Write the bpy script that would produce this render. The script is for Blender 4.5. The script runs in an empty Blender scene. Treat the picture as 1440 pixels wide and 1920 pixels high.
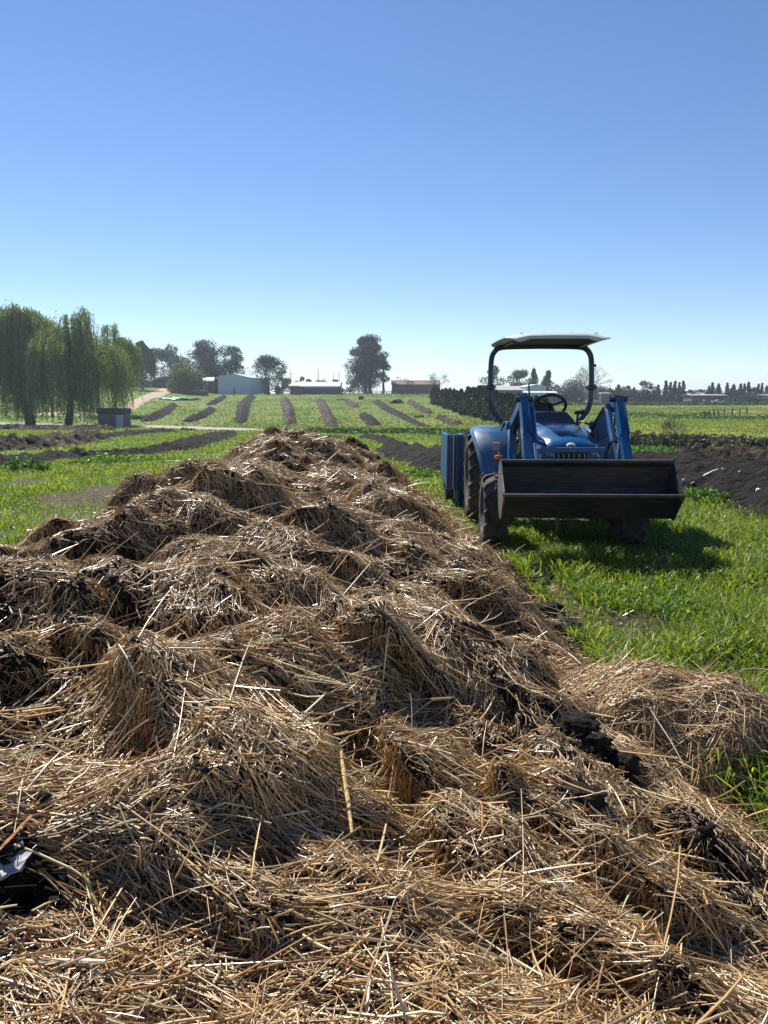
import bpy, math, random
import numpy as np
from math import radians as R, sin, cos, pi, tan, atan, exp
rng = np.random.default_rng(7)
random.seed(7)
S = bpy.context.scene
COL = S.collection

# ---------------------------------------------------------------- camera
EYE = 1.5
PITCH = R(8.61)
FPX = 1440.0
cam_d = bpy.data.cameras.new('camera')
cam_d.sensor_fit = 'HORIZONTAL'
cam_d.sensor_width = 36.0
cam_d.lens = 36.0
cam_d.clip_start = 0.05
cam_d.clip_end = 9000
cam = bpy.data.objects.new('camera', cam_d)
COL.objects.link(cam)
cam.location = (0, 0, EYE)
cam.rotation_euler = (R(90) - PITCH, 0, 0)
S.camera = cam

# ---------------------------------------------------------------- sky, sun, exposure
SUN_EL, SUN_AZ = R(50), R(-30)           # azimuth from +Y, negative = to the left
world = bpy.data.worlds.new('World')
S.world = world
world.use_nodes = True
wn = world.node_tree
bg = wn.nodes['Background']
sky = wn.nodes.new('ShaderNodeTexSky')
sky.sky_type = 'NISHITA'
sky.sun_disc = False
sky.sun_elevation = SUN_EL
sky.sun_rotation = SUN_AZ
sky.altitude = 200
sky.air_density = 0.85
sky.dust_density = 0.0
sky.ozone_density = 3.0
hs = wn.nodes.new('ShaderNodeHueSaturation'); hs.inputs['Saturation'].default_value = 1.12; hs.inputs['Hue'].default_value = .507
wn.links.new(sky.outputs[0], hs.inputs['Color']); wn.links.new(hs.outputs[0], bg.inputs[0])
bg.inputs[1].default_value = 0.075
sl = bpy.data.lights.new('sun', 'SUN')
sl.energy = 5.0
sl.angle = R(0.5)
sl.color = (1.0, 0.95, 0.86)
sun = bpy.data.objects.new('sun', sl)
COL.objects.link(sun)
sun.rotation_euler = (R(90) - SUN_EL, 0, -SUN_AZ + pi)
sun.location = (-30, 50, 80)
# sun light travels from the front left towards the camera
from mathutils import Vector
sd = Vector((sin(SUN_AZ) * cos(SUN_EL), cos(SUN_AZ) * cos(SUN_EL), sin(SUN_EL)))
sun.rotation_euler = sd.to_track_quat('Z', 'Y').to_euler()
S.view_settings.view_transform = 'Standard'
S.view_settings.look = 'None'
S.view_settings.exposure = 0.85
S.view_settings.gamma = 1.0
S.cycles.max_bounces = 6
S.cycles.diffuse_bounces = 3
S.cycles.glossy_bounces = 2
S.cycles.transmission_bounces = 4
S.cycles.transparent_max_bounces = 4
S.cycles.volume_bounces = 0

# ---------------------------------------------------------------- helpers
def prop(o, label=None, cat=None, group=None, kind=None):
    if label: o['label'] = label
    if cat: o['category'] = cat
    if group: o['group'] = group
    if kind: o['kind'] = kind
    return o

def empty(name, loc=(0, 0, 0), rz=0.0, label=None, cat=None, group=None, kind=None):
    o = bpy.data.objects.new(name, None)
    o.empty_display_size = 0.2
    COL.objects.link(o)
    o.location = loc
    o.rotation_euler = (0, 0, rz)
    return prop(o, label, cat, group, kind)

def mesh_np(name, V, faces, mat, parent=None, col=None, smooth=False, label=None, cat=None, group=None, kind=None, loc=None):
    """V (N,3); faces: list of (M,k) int arrays"""
    V = np.asarray(V, dtype=np.float32)
    me = bpy.data.meshes.new(name)
    me.vertices.add(len(V))
    me.vertices.foreach_set('co', V.ravel())
    faces = [np.asarray(f, dtype=np.int32) for f in faces if len(f)]
    nl = sum(f.size for f in faces)
    nf = sum(len(f) for f in faces)
    me.loops.add(nl)
    me.polygons.add(nf)
    me.loops.foreach_set('vertex_index', np.concatenate([f.ravel() for f in faces]))
    tot = np.concatenate([np.full(len(f), f.shape[1], np.int32) for f in faces])
    st = np.zeros(nf, np.int32)
    st[1:] = np.cumsum(tot)[:-1]
    me.polygons.foreach_set('loop_start', st)
    me.polygons.foreach_set('loop_total', tot)
    if smooth:
        me.polygons.foreach_set('use_smooth', np.ones(nf, bool))
    me.update(calc_edges=True)
    if col is not None:
        a = me.attributes.new('tint', 'FLOAT_COLOR', 'POINT')
        c = np.ones((len(V), 4), np.float32)
        c[:, :3] = col
        a.data.foreach_set('color', c.ravel())
    me.materials.append(mat)
    o = bpy.data.objects.new(name, me)
    COL.objects.link(o)
    if parent: o.parent = parent
    if loc is not None: o.location = loc
    return prop(o, label, cat, group, kind)

class MB:
    """collects simple solids in one mesh"""
    def __init__(self):
        self.v, self.f = [], []
    def add(self, vs, fs):
        b = len(self.v)
        self.v += [tuple(p) for p in vs]
        self.f += [tuple(i + b for i in f) for f in fs]
        return self
    def box(self, c, s, rx=0.0, ry=0.0, rz=0.0, bev=0.0):
        from mathutils import Euler
        M = Euler((rx, ry, rz)).to_matrix()
        hx, hy, hz = s[0] / 2, s[1] / 2, s[2] / 2
        b = min(bev, hx * .9, hy * .9, hz * .9)
        if b <= 0:
            P = [(-hx, -hy, -hz), (hx, -hy, -hz), (hx, hy, -hz), (-hx, hy, -hz), (-hx, -hy, hz), (hx, -hy, hz), (hx, hy, hz), (-hx, hy, hz)]
            F = [(0, 3, 2, 1), (4, 5, 6, 7), (0, 1, 5, 4), (1, 2, 6, 5), (2, 3, 7, 6), (3, 0, 4, 7)]
        else:
            import bmesh
            bm = bmesh.new()
            bmesh.ops.create_cube(bm, size=1.0)
            for v in bm.verts: v.co = (v.co.x * s[0], v.co.y * s[1], v.co.z * s[2])
            bmesh.ops.bevel(bm, geom=list(bm.edges), offset=b, segments=2, affect='EDGES', profile=0.5)
            bm.verts.index_update()
            P = [tuple(v.co) for v in bm.verts]
            F = [tuple(v.index for v in f.verts) for f in bm.faces]
            bm.free()
        c = Vector(c)
        return self.add([M @ Vector(p) + c for p in P], F)
    def tube(self, pts, rad, n=8, cap=True):
        pts = [Vector(p) for p in pts]
        if not hasattr(rad, '__len__'): rad = [rad] * len(pts)
        ring = []
        prev = None
        base = len(self.v)
        for i, p in enumerate(pts):
            t = (pts[min(i + 1, len(pts) - 1)] - pts[max(i - 1, 0)]).normalized()
            if prev is None:
                a = t.orthogonal().normalized()
            else:
                a = (prev - t * prev.dot(t))
                a = a.normalized() if a.length > 1e-6 else t.orthogonal().normalized()
            prev = a
            b = t.cross(a)
            for k in range(n):
                w = 2 * pi * k / n
                self.v.append(tuple(p + (a * cos(w) + b * sin(w)) * rad[i]))
        for i in range(len(pts) - 1):
            for k in range(n):
                k2 = (k + 1) % n
                self.f.append((base + i * n + k, base + i * n + k2, base + (i + 1) * n + k2, base + (i + 1) * n + k))
        if cap:
            self.f.append(tuple(base + k for k in reversed(range(n))))
            self.f.append(tuple(base + (len(pts) - 1) * n + k for k in range(n)))
        return self
    def lathe_x(self, prof, c, n=40):
        """profile of (x, r) revolved round the X axis through c"""
        base = len(self.v)
        for k in range(n):
            w = 2 * pi * k / n
            for (x, r) in prof:
                self.v.append((c[0] + x, c[1] + r * cos(w), c[2] + r * sin(w)))
        m = len(prof)
        for k in range(n):
            k2 = (k + 1) % n
            for i in range(m - 1):
                self.f.append((base + k * m + i, base + k * m + i + 1, base + k2 * m + i + 1, base + k2 * m + i))
        return self
    def prism(self, poly, x0, x1):
        """polygon in the YZ plane extruded along X"""
        n = len(poly)
        vs = [(x0, y, z) for y, z in poly] + [(x1, y, z) for y, z in poly]
        fs = [tuple(reversed(range(n))), tuple(range(n, 2 * n))]
        for i in range(n):
            j = (i + 1) % n
            fs.append((i, j, n + j, n + i))
        return self.add(vs, fs)
    def loft(self, secs, cap=True):
        """list of equal-length rings of points"""
        base = len(self.v)
        n = len(secs[0])
        for s in secs: self.v += [tuple(p) for p in s]
        for i in range(len(secs) - 1):
            for k in range(n):
                k2 = (k + 1) % n
                self.f.append((base + i * n + k, base + i * n + k2, base + (i + 1) * n + k2, base + (i + 1) * n + k))
        if cap:
            self.f.append(tuple(base + k for k in reversed(range(n))))
            self.f.append(tuple(base + (len(secs) - 1) * n + k for k in range(n)))
        return self
    def build(self, name, mat, parent=None, smooth=False, **kw):
        me = bpy.data.meshes.new(name)
        me.from_pydata(self.v, [], self.f)
        import bmesh
        bm = bmesh.new(); bm.from_mesh(me)
        bmesh.ops.recalc_face_normals(bm, faces=bm.faces)
        bm.to_mesh(me); bm.free()
        if smooth:
            me.polygons.foreach_set('use_smooth', [True] * len(me.polygons))
            me.set_sharp_from_angle(angle=R(38))
        me.materials.append(mat)
        o = bpy.data.objects.new(name, me)
        COL.objects.link(o)
        if parent: o.parent = parent
        return prop(o, **kw)

# --- numpy value noise
_perm = np.random.default_rng(3).random((64, 64, 8))
def vnoise(x, y, s=0):
    x = np.asarray(x, float); y = np.asarray(y, float)
    xi = np.floor(x).astype(int); yi = np.floor(y).astype(int)
    fx = x - xi; fy = y - yi
    fx = fx * fx * (3 - 2 * fx); fy = fy * fy * (3 - 2 * fy)
    P = _perm[:, :, s % 8]
    g = lambda a, b: P[(a + 13 * s) % 64, (b + 7 * s) % 64]
    return (g(xi, yi) * (1 - fx) + g(xi + 1, yi) * fx) * (1 - fy) + (g(xi, yi + 1) * (1 - fx) + g(xi + 1, yi + 1) * fx) * fy
def fbm(x, y, s=0, o=4):
    t, a, n = 0, .5, 0
    for i in range(o):
        t = t + a * vnoise(x * 2 ** i, y * 2 ** i, s + i); n += a; a *= .5
    return t / n * 2 - 1
def sstep(a, b, x):
    t = np.clip((np.asarray(x, float) - a) / (b - a), 0, 1)
    return t * t * (3 - 2 * t)

# --- terrain height
def terrain(x, y):
    x = np.asarray(x, float); y = np.asarray(y, float)
    d = np.maximum(y, 0.1)
    L = np.interp(d, [0, 12, 35, 70, 97, 112, 200, 275, 330, 600, 4000], [0, 0, -.9, -2.0, -2.75, -2.75, -.05, 2.15, 2.3, 1.5, 1.0])
    FL = np.interp(d, [0, 12, 35, 70, 97, 112, 275, 330, 600, 4000], [0, 0, -.9, -2.0, -2.75, -2.75, 4.3, 5.0, 4.0, 1.0])
    Rr = np.interp(d, [0, 12, 35, 60, 275, 330, 600, 4000], [0, 0, -.9, -1.85, -1.4, -1.4, -1.0, 1.0])
    t = x / np.maximum(d, 8)
    r = sstep(.03, .22, t)
    l = sstep(-.20, -.31, t) * sstep(95, 150, d)
    z = L * (1 - r) + Rr * r
    z = z * (1 - l) + FL * l
    z = z + fbm(x / 9, y / 9, 2, 3) * .12 * sstep(3, 30, d)
    z = z + fbm(x / 1.3, y / 1.3, 5, 3) * .035 * sstep(1, 5, d)
    return z
def T1(x, y): return float(terrain(x, y))

fwd = np.array([0, cos(PITCH), -sin(PITCH)]); upv = np.array([0, sin(PITCH), cos(PITCH)])
def ray(px, py):
    d = fwd + np.array([1., 0, 0]) * (px - 720) / FPX + upv * (960 - py) / FPX
    return d
def proj(x, y, z):
    c = y * cos(PITCH) - (z - EYE) * sin(PITCH)
    u = y * sin(PITCH) + (z - EYE) * cos(PITCH)
    return 720 + FPX * x / c, 960 - FPX * u / c
def ground(px, py, lim=700):
    d = ray(px, py); d = d / d[1]
    t = np.concatenate([np.arange(1, 60, .05), np.arange(60, lim, .25)])
    X = d[0] * t; Z = EYE + d[2] * t
    h = Z - terrain(X, t)
    i = np.argmax(h < 0) if (h < 0).any() else len(t) - 1
    return float(X[i]), float(t[i]), T1(X[i], t[i])
def at_depth(px, y, py=None):
    """point of pixel column px at ground distance y; z from py or the terrain"""
    d = ray(px, 742 if py is None else py); d = d / d[1]
    x = d[0] * y
    return float(x), float(y), (T1(x, y) if py is None else float(EYE + d[2] * y))

# ---------------------------------------------------------------- materials
def newmat(name):
    m = bpy.data.materials.new(name); m.use_nodes = True
    nt = m.node_tree
    return m, nt, nt.nodes['Principled BSDF']
def N(nt, t, **kw):
    n = nt.nodes.new(t)
    for k, v in kw.items(): setattr(n, k, v)
    return n
def simple(name, col, rough=.6, metal=0.0, spec=.5, var=.25, scale=8, bump=.0, coat=0.0, dust=None, dust_amt=0.3, bscale=60):
    """paint / metal / rubber with procedural mottling, optional dirt and bump"""
    m, nt, b = newmat(name)
    tc = N(nt, 'ShaderNodeTexCoord')
    no = N(nt, 'ShaderNodeTexNoise'); no.inputs['Scale'].default_value = scale; no.inputs['Detail'].default_value = 6
    nt.links.new(tc.outputs['Object'], no.inputs['Vector'])
    mx = N(nt, 'ShaderNodeMix', data_type='RGBA')
    mx.inputs[6].default_value = tuple(c * (1 - var) for c in col) + (1,)
    mx.inputs[7].default_value = tuple(min(1, c * (1 + var)) for c in col) + (1,)
    nt.links.new(no.outputs['Fac'], mx.inputs[0])
    out = mx.outputs[2]
    if dust:
        n2 = N(nt, 'ShaderNodeTexNoise'); n2.inputs['Scale'].default_value = scale * .45; n2.inputs['Detail'].default_value = 8; n2.inputs['Roughness'].default_value = .7
        nt.links.new(tc.outputs['Object'], n2.inputs['Vector'])
        rp = N(nt, 'ShaderNodeMapRange'); rp.inputs[1].default_value = .62 - dust_amt * .5; rp.inputs[2].default_value = .75
        nt.links.new(n2.outputs['Fac'], rp.inputs[0])
        m2 = N(nt, 'ShaderNodeMix', data_type='RGBA'); m2.inputs[7].default_value = dust + (1,)
        nt.links.new(rp.outputs[0], m2.inputs[0]); nt.links.new(out, m2.inputs[6]); out = m2.outputs[2]
        rr = N(nt, 'ShaderNodeMapRange'); rr.inputs[3].default_value = rough; rr.inputs[4].default_value = .85
        nt.links.new(rp.outputs[0], rr.inputs[0]); nt.links.new(rr.outputs[0], b.inputs['Roughness'])
    else:
        b.inputs['Roughness'].default_value = rough
    nt.links.new(out, b.inputs['Base Color'])
    b.inputs['Metallic'].default_value = metal
    b.inputs['Specular IOR Level'].default_value = spec
    b.inputs['Coat Weight'].default_value = coat
    if bump:
        bn = N(nt, 'ShaderNodeBump'); bn.inputs['Strength'].default_value = bump; bn.inputs['Distance'].default_value = .02
        n3 = N(nt, 'ShaderNodeTexNoise'); n3.inputs['Scale'].default_value = bscale; n3.inputs['Detail'].default_value = 4
        nt.links.new(tc.outputs['Object'], n3.inputs['Vector'])
        nt.links.new(n3.outputs['Fac'], bn.inputs['Height']); nt.links.new(bn.outputs[0], b.inputs['Normal'])
    return m
def tinted(name, rough=.5, spec=.5, transl=0.0, tcol=(1, 1, 1), sat=1.0):
    """base colour from the mesh's own per-leaf tint, with translucency"""
    m, nt, b = newmat(name)
    at = N(nt, 'ShaderNodeAttribute'); at.attribute_name = 'tint'
    nt.links.new(at.outputs['Color'], b.inputs['Base Color'])
    b.inputs['Roughness'].default_value = rough
    b.inputs['Specular IOR Level'].default_value = spec
    if transl:
        tr = N(nt, 'ShaderNodeBsdfTranslucent')
        mu = N(nt, 'ShaderNodeMix', data_type='RGBA', blend_type='MULTIPLY'); mu.inputs[0].default_value = 1
        mu.inputs[7].default_value = tcol + (1,)
        nt.links.new(at.outputs['Color'], mu.inputs[6]); nt.links.new(mu.outputs[2], tr.inputs['Color'])
        ms = N(nt, 'ShaderNodeMixShader'); ms.inputs[0].default_value = transl
        out = nt.nodes['Material Output']
        nt.links.new(b.outputs[0], ms.inputs[1]); nt.links.new(tr.outputs[0], ms.inputs[2]); nt.links.new(ms.outputs[0], out.inputs[0])
    return m

def soil_mat(name, c0, c1, c2=None, sc=14, bump=1.0, bd=.05):
    m, nt, b = newmat(name)
    tc = N(nt, 'ShaderNodeTexCoord')
    n1 = N(nt, 'ShaderNodeTexNoise'); n1.inputs['Scale'].default_value = sc; n1.inputs['Detail'].default_value = 9; n1.inputs['Roughness'].default_value = .65
    nt.links.new(tc.outputs['Object'], n1.inputs['Vector'])
    cr = N(nt, 'ShaderNodeValToRGB')
    cr.color_ramp.elements[0].position = .35; cr.color_ramp.elements[0].color = c0 + (1,)
    cr.color_ramp.elements[1].position = .68; cr.color_ramp.elements[1].color = c1 + (1,)
    nt.links.new(n1.outputs['Fac'], cr.inputs[0])
    out = cr.outputs[0]
    if c2:
        n2 = N(nt, 'ShaderNodeTexNoise'); n2.inputs['Scale'].default_value = sc * .12; n2.inputs['Detail'].default_value = 5
        nt.links.new(tc.outputs['Object'], n2.inputs['Vector'])
        mr = N(nt, 'ShaderNodeMapRange'); mr.inputs[1].default_value = .5; mr.inputs[2].default_value = .62
        nt.links.new(n2.outputs['Fac'], mr.inputs[0])
        mx = N(nt, 'ShaderNodeMix', data_type='RGBA'); mx.inputs[7].default_value = c2 + (1,)
        nt.links.new(mr.outputs[0], mx.inputs[0]); nt.links.new(out, mx.inputs[6]); out = mx.outputs[2]
    nt.links.new(out, b.inputs['Base Color'])
    b.inputs['Roughness'].default_value = .9; b.inputs['Specular IOR Level'].default_value = .2
    bn = N(nt, 'ShaderNodeBump'); bn.inputs['Strength'].default_value = bump; bn.inputs['Distance'].default_value = bd
    nt.links.new(n1.outputs['Fac'], bn.inputs['Height']); nt.links.new(bn.outputs[0], b.inputs['Normal'])
    return m

M_straw = tinted('straw', rough=.33, spec=1.0, transl=.15)
M_grass = tinted('grass_blade', rough=.45, spec=.4, transl=.48, tcol=(1.5, 1.55, .5))
M_leaf = tinted('leaf', rough=.6, spec=.25, transl=.3, tcol=(1.3, 1.4, .6))
M_leafdark = tinted('leaf_dark', rough=.65, spec=.2, transl=.15, tcol=(1.2, 1.2, .7))
M_bark = soil_mat('bark', (.03, .025, .02), (.09, .075, .06), sc=3, bump=.6)
M_compost = soil_mat('compost', (.006, .0045, .0035), (.042, .031, .023), None, sc=30, bump=1, bd=.03)
M_comp_mid = soil_mat('dark_compost', (.004, .0033, .003), (.021, .016, .013), None, sc=6, bump=1, bd=.25)
M_comp_brown = soil_mat('brown_compost', (.012, .009, .007), (.055, .041, .031), (.11, .083, .055), sc=5, bump=1, bd=.25)
M_road = soil_mat('gravel', (.22, .19, .15), (.40, .36, .30), None, sc=3, bump=.4)
M_track = soil_mat('dirt_track', (.26, .19, .13), (.40, .31, .23), None, sc=2, bump=.4)

# ground material: grass greens with worn, yellow and bare patches
def ground_mat():
    m, nt, b = newmat('pasture')
    g = N(nt, 'ShaderNodeNewGeometry')
    def noise(s, d=6, r=.6):
        n = N(nt, 'ShaderNodeTexNoise'); n.inputs['Scale'].default_value = s; n.inputs['Detail'].default_value = d; n.inputs['Roughness'].default_value = r
        nt.links.new(g.outputs['Position'], n.inputs['Vector']); return n
    at = N(nt, 'ShaderNodeAttribute'); at.attribute_name = 'tint'
    f = noise(9.0, 8, .7); c = noise(.35, 5); e = noise(.06, 4)
    r1 = N(nt, 'ShaderNodeValToRGB'); r1.color_ramp.elements[0].position = .3; r1.color_ramp.elements[0].color = (.42, .5, .35, 1)
    r1.color_ramp.elements[1].position = .7; r1.color_ramp.elements[1].color = (1.35, 1.3, 1.25, 1)
    nt.links.new(f.outputs['Fac'], r1.inputs[0])
    r2 = N(nt, 'ShaderNodeValToRGB'); r2.color_ramp.elements[0].position = .38; r2.color_ramp.elements[0].color = (.72, .86, .7, 1)
    r2.color_ramp.elements[1].position = .62; r2.color_ramp.elements[1].color = (1.25, 1.08, 1.0, 1)
    nt.links.new(c.outputs['Fac'], r2.inputs[0])
    r3 = N(nt, 'ShaderNodeValToRGB'); r3.color_ramp.elements[0].position = .4; r3.color_ramp.elements[0].color = (.9, 1.0, .9, 1)
    r3.color_ramp.elements[1].position = .6; r3.color_ramp.elements[1].color = (1.12, 1.0, .95, 1)
    nt.links.new(e.outputs['Fac'], r3.inputs[0])
    def mul(a, b_):
        x = N(nt, 'ShaderNodeMix', data_type='RGBA', blend_type='MULTIPLY'); x.inputs[0].default_value = 1
        nt.links.new(a, x.inputs[6]); nt.links.new(b_, x.inputs[7]); return x.outputs[2]
    o = mul(mul(mul(at.outputs['Color'], r1.outputs[0]), r2.outputs[0]), r3.outputs[0])
    nt.links.new(o, b.inputs['Base Color'])
    b.inputs['Roughness'].default_value = .85; b.inputs['Specular IOR Level'].default_value = .15
    bn = N(nt, 'ShaderNodeBump'); bn.inputs['Strength'].default_value = .8; bn.inputs['Distance'].default_value = .08
    nt.links.new(f.outputs['Fac'], bn.inputs['Height']); nt.links.new(bn.outputs[0], b.inputs['Normal'])
    return m
M_ground = ground_mat()
HAZE = 0.0003
# ---------------------------------------------------------------- pile outline (needed for grass masks)
PC = lambda v: np.interp(v, [0, 6, 10, 18], [-.9, -1.1, -1.35, -1.95])
PLb = lambda v: np.interp(v, [-1, 5, 6.6, 8.6, 10, 11.2, 13, 16, 20], [-4.2, -3.5, -3.2, -3.35, -3.25, -2.95, -3.0, -3.0, -2.9])     # left foot
PRb = lambda v: np.interp(v, [-1, 2.3, 4.4, 6.7, 9.9, 14, 20], [1.25, 1.32, 1.17, 1.10, .75, .15, -.9])   # right foot
def in_pile(x, y, g=0.0):
    return (y < 20.2) & (x > PLb(y) - g) & (x < PRb(y) + g)
# bare soil patches (x, y, rx, ry)
def gp(px, py): return ground(px, py)[:2]
BARE = [gp(1185, 1190) + (.42, .42), gp(1120, 1170) + (.45, .5), gp(215, 925) + (.9, 1.6), gp(60, 905) + (.5, .8), gp(775, 890) + (.6, 1.2),
        gp(1240, 1008) + (.22, .3), gp(1245, 1035) + (.3, .2), (1.3, 6.0, .10, .8)]
ROADS = []
def on_road(x, y):
    b = np.zeros(np.shape(x), bool)
    for P, w in ROADS:
        for i in range(len(P) - 1):
            ax, ay = P[i][:2]; bx, by = P[i + 1][:2]
            L2 = (bx - ax) ** 2 + (by - ay) ** 2
            t = np.clip(((x - ax) * (bx - ax) + (y - ay) * (by - ay)) / L2, 0, 1)
            b |= np.hypot(x - ax - t * (bx - ax), y - ay - t * (by - ay)) < (w[i] * (1 - t) + w[i + 1] * t) * .45 * (1 + .25 * fbm(x, y, 3, 2))
    return b
def bare(x, y):
    b = np.zeros_like(np.asarray(x, float))
    w = fbm(np.asarray(x) * 2.2, np.asarray(y) * 2.2, 4, 3) * .7
    for cx, cy, rx, ry in BARE:
        r = np.sqrt(((x - cx) / rx) ** 2 + ((y - cy) / ry) ** 2)
        b = np.maximum(b, 1 - sstep(.65, 1.15, r + w))
    return b

# ---------------------------------------------------------------- ground sheet
def make_ground():
    ys = np.concatenate([np.arange(-6, 26, .12), 26 * np.exp(np.linspace(0, math.log(3200 / 26), 330))[0:]])
    ys = np.unique(np.round(ys, 4))
    s = np.linspace(-1, 1, 341)
    half = np.maximum(9.0, ys * 1.25 + 3)
    # fan-shaped grid
    X = np.outer(half, np.sign(s) * np.abs(s) ** 1.25)
    Y = np.repeat(ys[:, None], len(s), 1)
    Z = terrain(X, Y)
    ny, nx = X.shape
    V = np.stack([X, Y, Z], -1).reshape(-1, 3)
    i = np.arange(ny * nx).reshape(ny, nx)
    F = np.stack([i[:-1, :-1], i[:-1, 1:], i[1:, 1:], i[1:, :-1]], -1).reshape(-1, 4)
    x, y = V[:, 0], V[:, 1]
    near = np.array([.060, .088, .018]); mid = np.array([.115, .165, .028]); far = np.array([.115, .175, .032])
    t1 = sstep(10, 40, y)[:, None]; t2 = sstep(90, 160, y)[:, None]
    c = near * (1 - t1) + mid * t1
    c = c * (1 - t2) + far * t2
    # richer green field up the far left, olive grazing on the right
    t = x / np.maximum(y, 8)
    rich = (sstep(-.27, -.33, t) * sstep(105, 140, y))[:, None]
    c = c * (1 - rich) + np.array([.085, .19, .03]) * rich
    ol = (sstep(.20, .30, t) * sstep(38, 60, y) * sstep(.35, .6, fbm(x / 18, y / 30, 1, 3) * .5 + .5))[:, None]
    c = c * (1 - ol) + np.array([.25, .25, .08]) * ol
    y2 = (sstep(.45, .62, fbm(x / 7, y / 16, 6, 4) * .5 + .5) * sstep(20, 60, y))[:, None] * .5
    c = c * (1 - y2) + np.array([.17, .185, .05]) * y2
    br = bare(x, y)[:, None]
    c = c * (1 - br) + np.array([.075, .055, .043]) * br
    # dark trampled soil round the heap
    pile = (in_pile(x, y, .12) * 1.0)[:, None]
    c = c * (1 - pile) + np.array([.03, .022, .016]) * pile
    mesh_np('ground', V, [F], M_ground, col=c, smooth=True, kind='structure')
make_ground()

def ribbon(name, pts, widths, mat, off, n=80, kind='structure'):
    """draped strip along ground points"""
    P = np.array([p[:2] for p in pts]); t = np.linspace(0, len(P) - 1, n); ROADS.append((P, widths))
    cx = np.interp(t, range(len(P)), P[:, 0]); cy = np.interp(t, range(len(P)), P[:, 1]); w = np.interp(t, range(len(P)), widths)
    dx = np.gradient(cx); dy = np.gradient(cy); L = np.hypot(dx, dy); nx_, ny_ = -dy / L, dx / L
    m = 9
    V = []
    for k in range(m):
        u = (k / (m - 1) - .5)
        ww = w * (1 + .25 * fbm(t * 2.1 + k, t * .3, 3, 2))
        x = cx + nx_ * ww * u; y = cy + ny_ * ww * u
        V.append(np.stack([x, y, terrain(x, y) + off * (1 if 0 < k < m - 1 else -1)], -1))
    V = np.stack(V, 1).reshape(-1, 3)
    i = np.arange(n * m).reshape(n, m)
    F = np.stack([i[:-1, :-1], i[:-1, 1:], i[1:, 1:], i[1:, :-1]], -1).reshape(-1, 4)
    return mesh_np(name, V, [F], mat, kind=kind, smooth=True)
G = ground
ribbon('gravel_road', [G(-60, 795), G(60, 797), G(150, 799), G(240, 799), G(330, 802), G(430, 806), G(520, 808), G(590, 809)], [6, 7, 7, 6.5, 7.5, 8, 6, 3], M_road, .09, 160)
ribbon('dirt_track', [G(236, 770), G(245, 762), G(262, 752), G(282, 744), G(300, 737), G(318, 731), G(335, 729)], [4, 4, 4.2, 5, 6, 8, 9], M_track, .10, 90)
ribbon('dirt_track', [G(236, 771), G(222, 775), G(190, 777), G(120, 778), G(60, 776)], [3.5, 4, 5, 6, 7], M_track, .10, 80)
ribbon('farm_road', [at_depth(930, 272), at_depth(1040, 276), at_depth(1200, 280), at_depth(1340, 284), at_depth(1500, 288)], [5] * 5, M_road, .14, 160)

# ---------------------------------------------------------------- compost windrows
def windrow(pts, halfw, h, mat, label, n=120, rough=.35, sharp=1.0, group='compost windrows on the far slope', cat='compost windrow', seed=0, chunk=1.0, ends=.06):
    P = np.array([p[:2] for p in pts]); t = np.linspace(0, len(P) - 1, n)
    cx = np.interp(t, range(len(P)), P[:, 0]); cy = np.interp(t, range(len(P)), P[:, 1])
    hw = np.interp(t, range(len(P)), halfw if hasattr(halfw, '__len__') else [halfw] * len(P))
    hh = np.interp(t, range(len(P)), h if hasattr(h, '__len__') else [h] * len(P))
    k = np.ones(7) / 7
    sm = lambda a: np.convolve(np.pad(a, 3, 'edge'), k, 'valid')
    cx, cy = sm(cx), sm(cy)
    dx = np.gradient(cx); dy = np.gradient(cy); L = np.hypot(dx, dy); nx_, ny_ = -dy / L, dx / L
    s = np.concatenate([[0], np.cumsum(L[1:])])
    e = np.clip(np.minimum(np.linspace(0, 1, n), 1 - np.linspace(0, 1, n)) / ends, 0, 1) ** .5
    m = 33
    u = np.linspace(-1, 1, m)
    U, TT = np.meshgrid(u, s); W = hw[:, None] * (.55 + .45 * e[:, None]) * (1 + .22 * fbm(TT / (hw.mean() * 1.6), U * 0 + seed, 1, 3) + .22 * fbm(TT / (hw.mean() * .35), (U > 0) * 3.0 + seed, 2, 3))
    X = cx[:, None] + nx_[:, None] * W * U; Y = cy[:, None] + ny_[:, None] * W * U
    sc = hw.mean()
    prof = np.clip(1 - np.abs(U) ** 1.25 * sharp, 0, 1)
    H = hh[:, None] * e[:, None] * prof * (1 + rough * fbm(TT / sc * 1.1 + seed * 3, U * 1.2, 2, 3))
    H += chunk * .16 * sc * fbm(X / sc * 3.2, Y / sc * 3.2, 5, 4) * np.clip(prof * 3, 0, 1)
    H += chunk * .09 * sc * fbm(X / sc * 9, Y / sc * 11, 1, 2) * np.clip(prof * 3, 0, 1)
    Z = terrain(X, Y) + np.maximum(H, -.02) - .05 * (np.abs(U) > .98)
    o0 = np.array([cx.mean(), cy.mean(), 0]); o0[2] = T1(o0[0], o0[1])
    V = np.stack([X, Y, Z], -1).reshape(-1, 3) - o0
    i = np.arange(n * m).reshape(n, m)
    F = np.stack([i[:-1, :-1], i[:-1, 1:], i[1:, 1:], i[1:, :-1]], -1).reshape(-1, 4)
    return mesh_np('compost_windrow', V, [F], mat, smooth=False, loc=o0, label=label, cat=cat, group=group)

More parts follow.
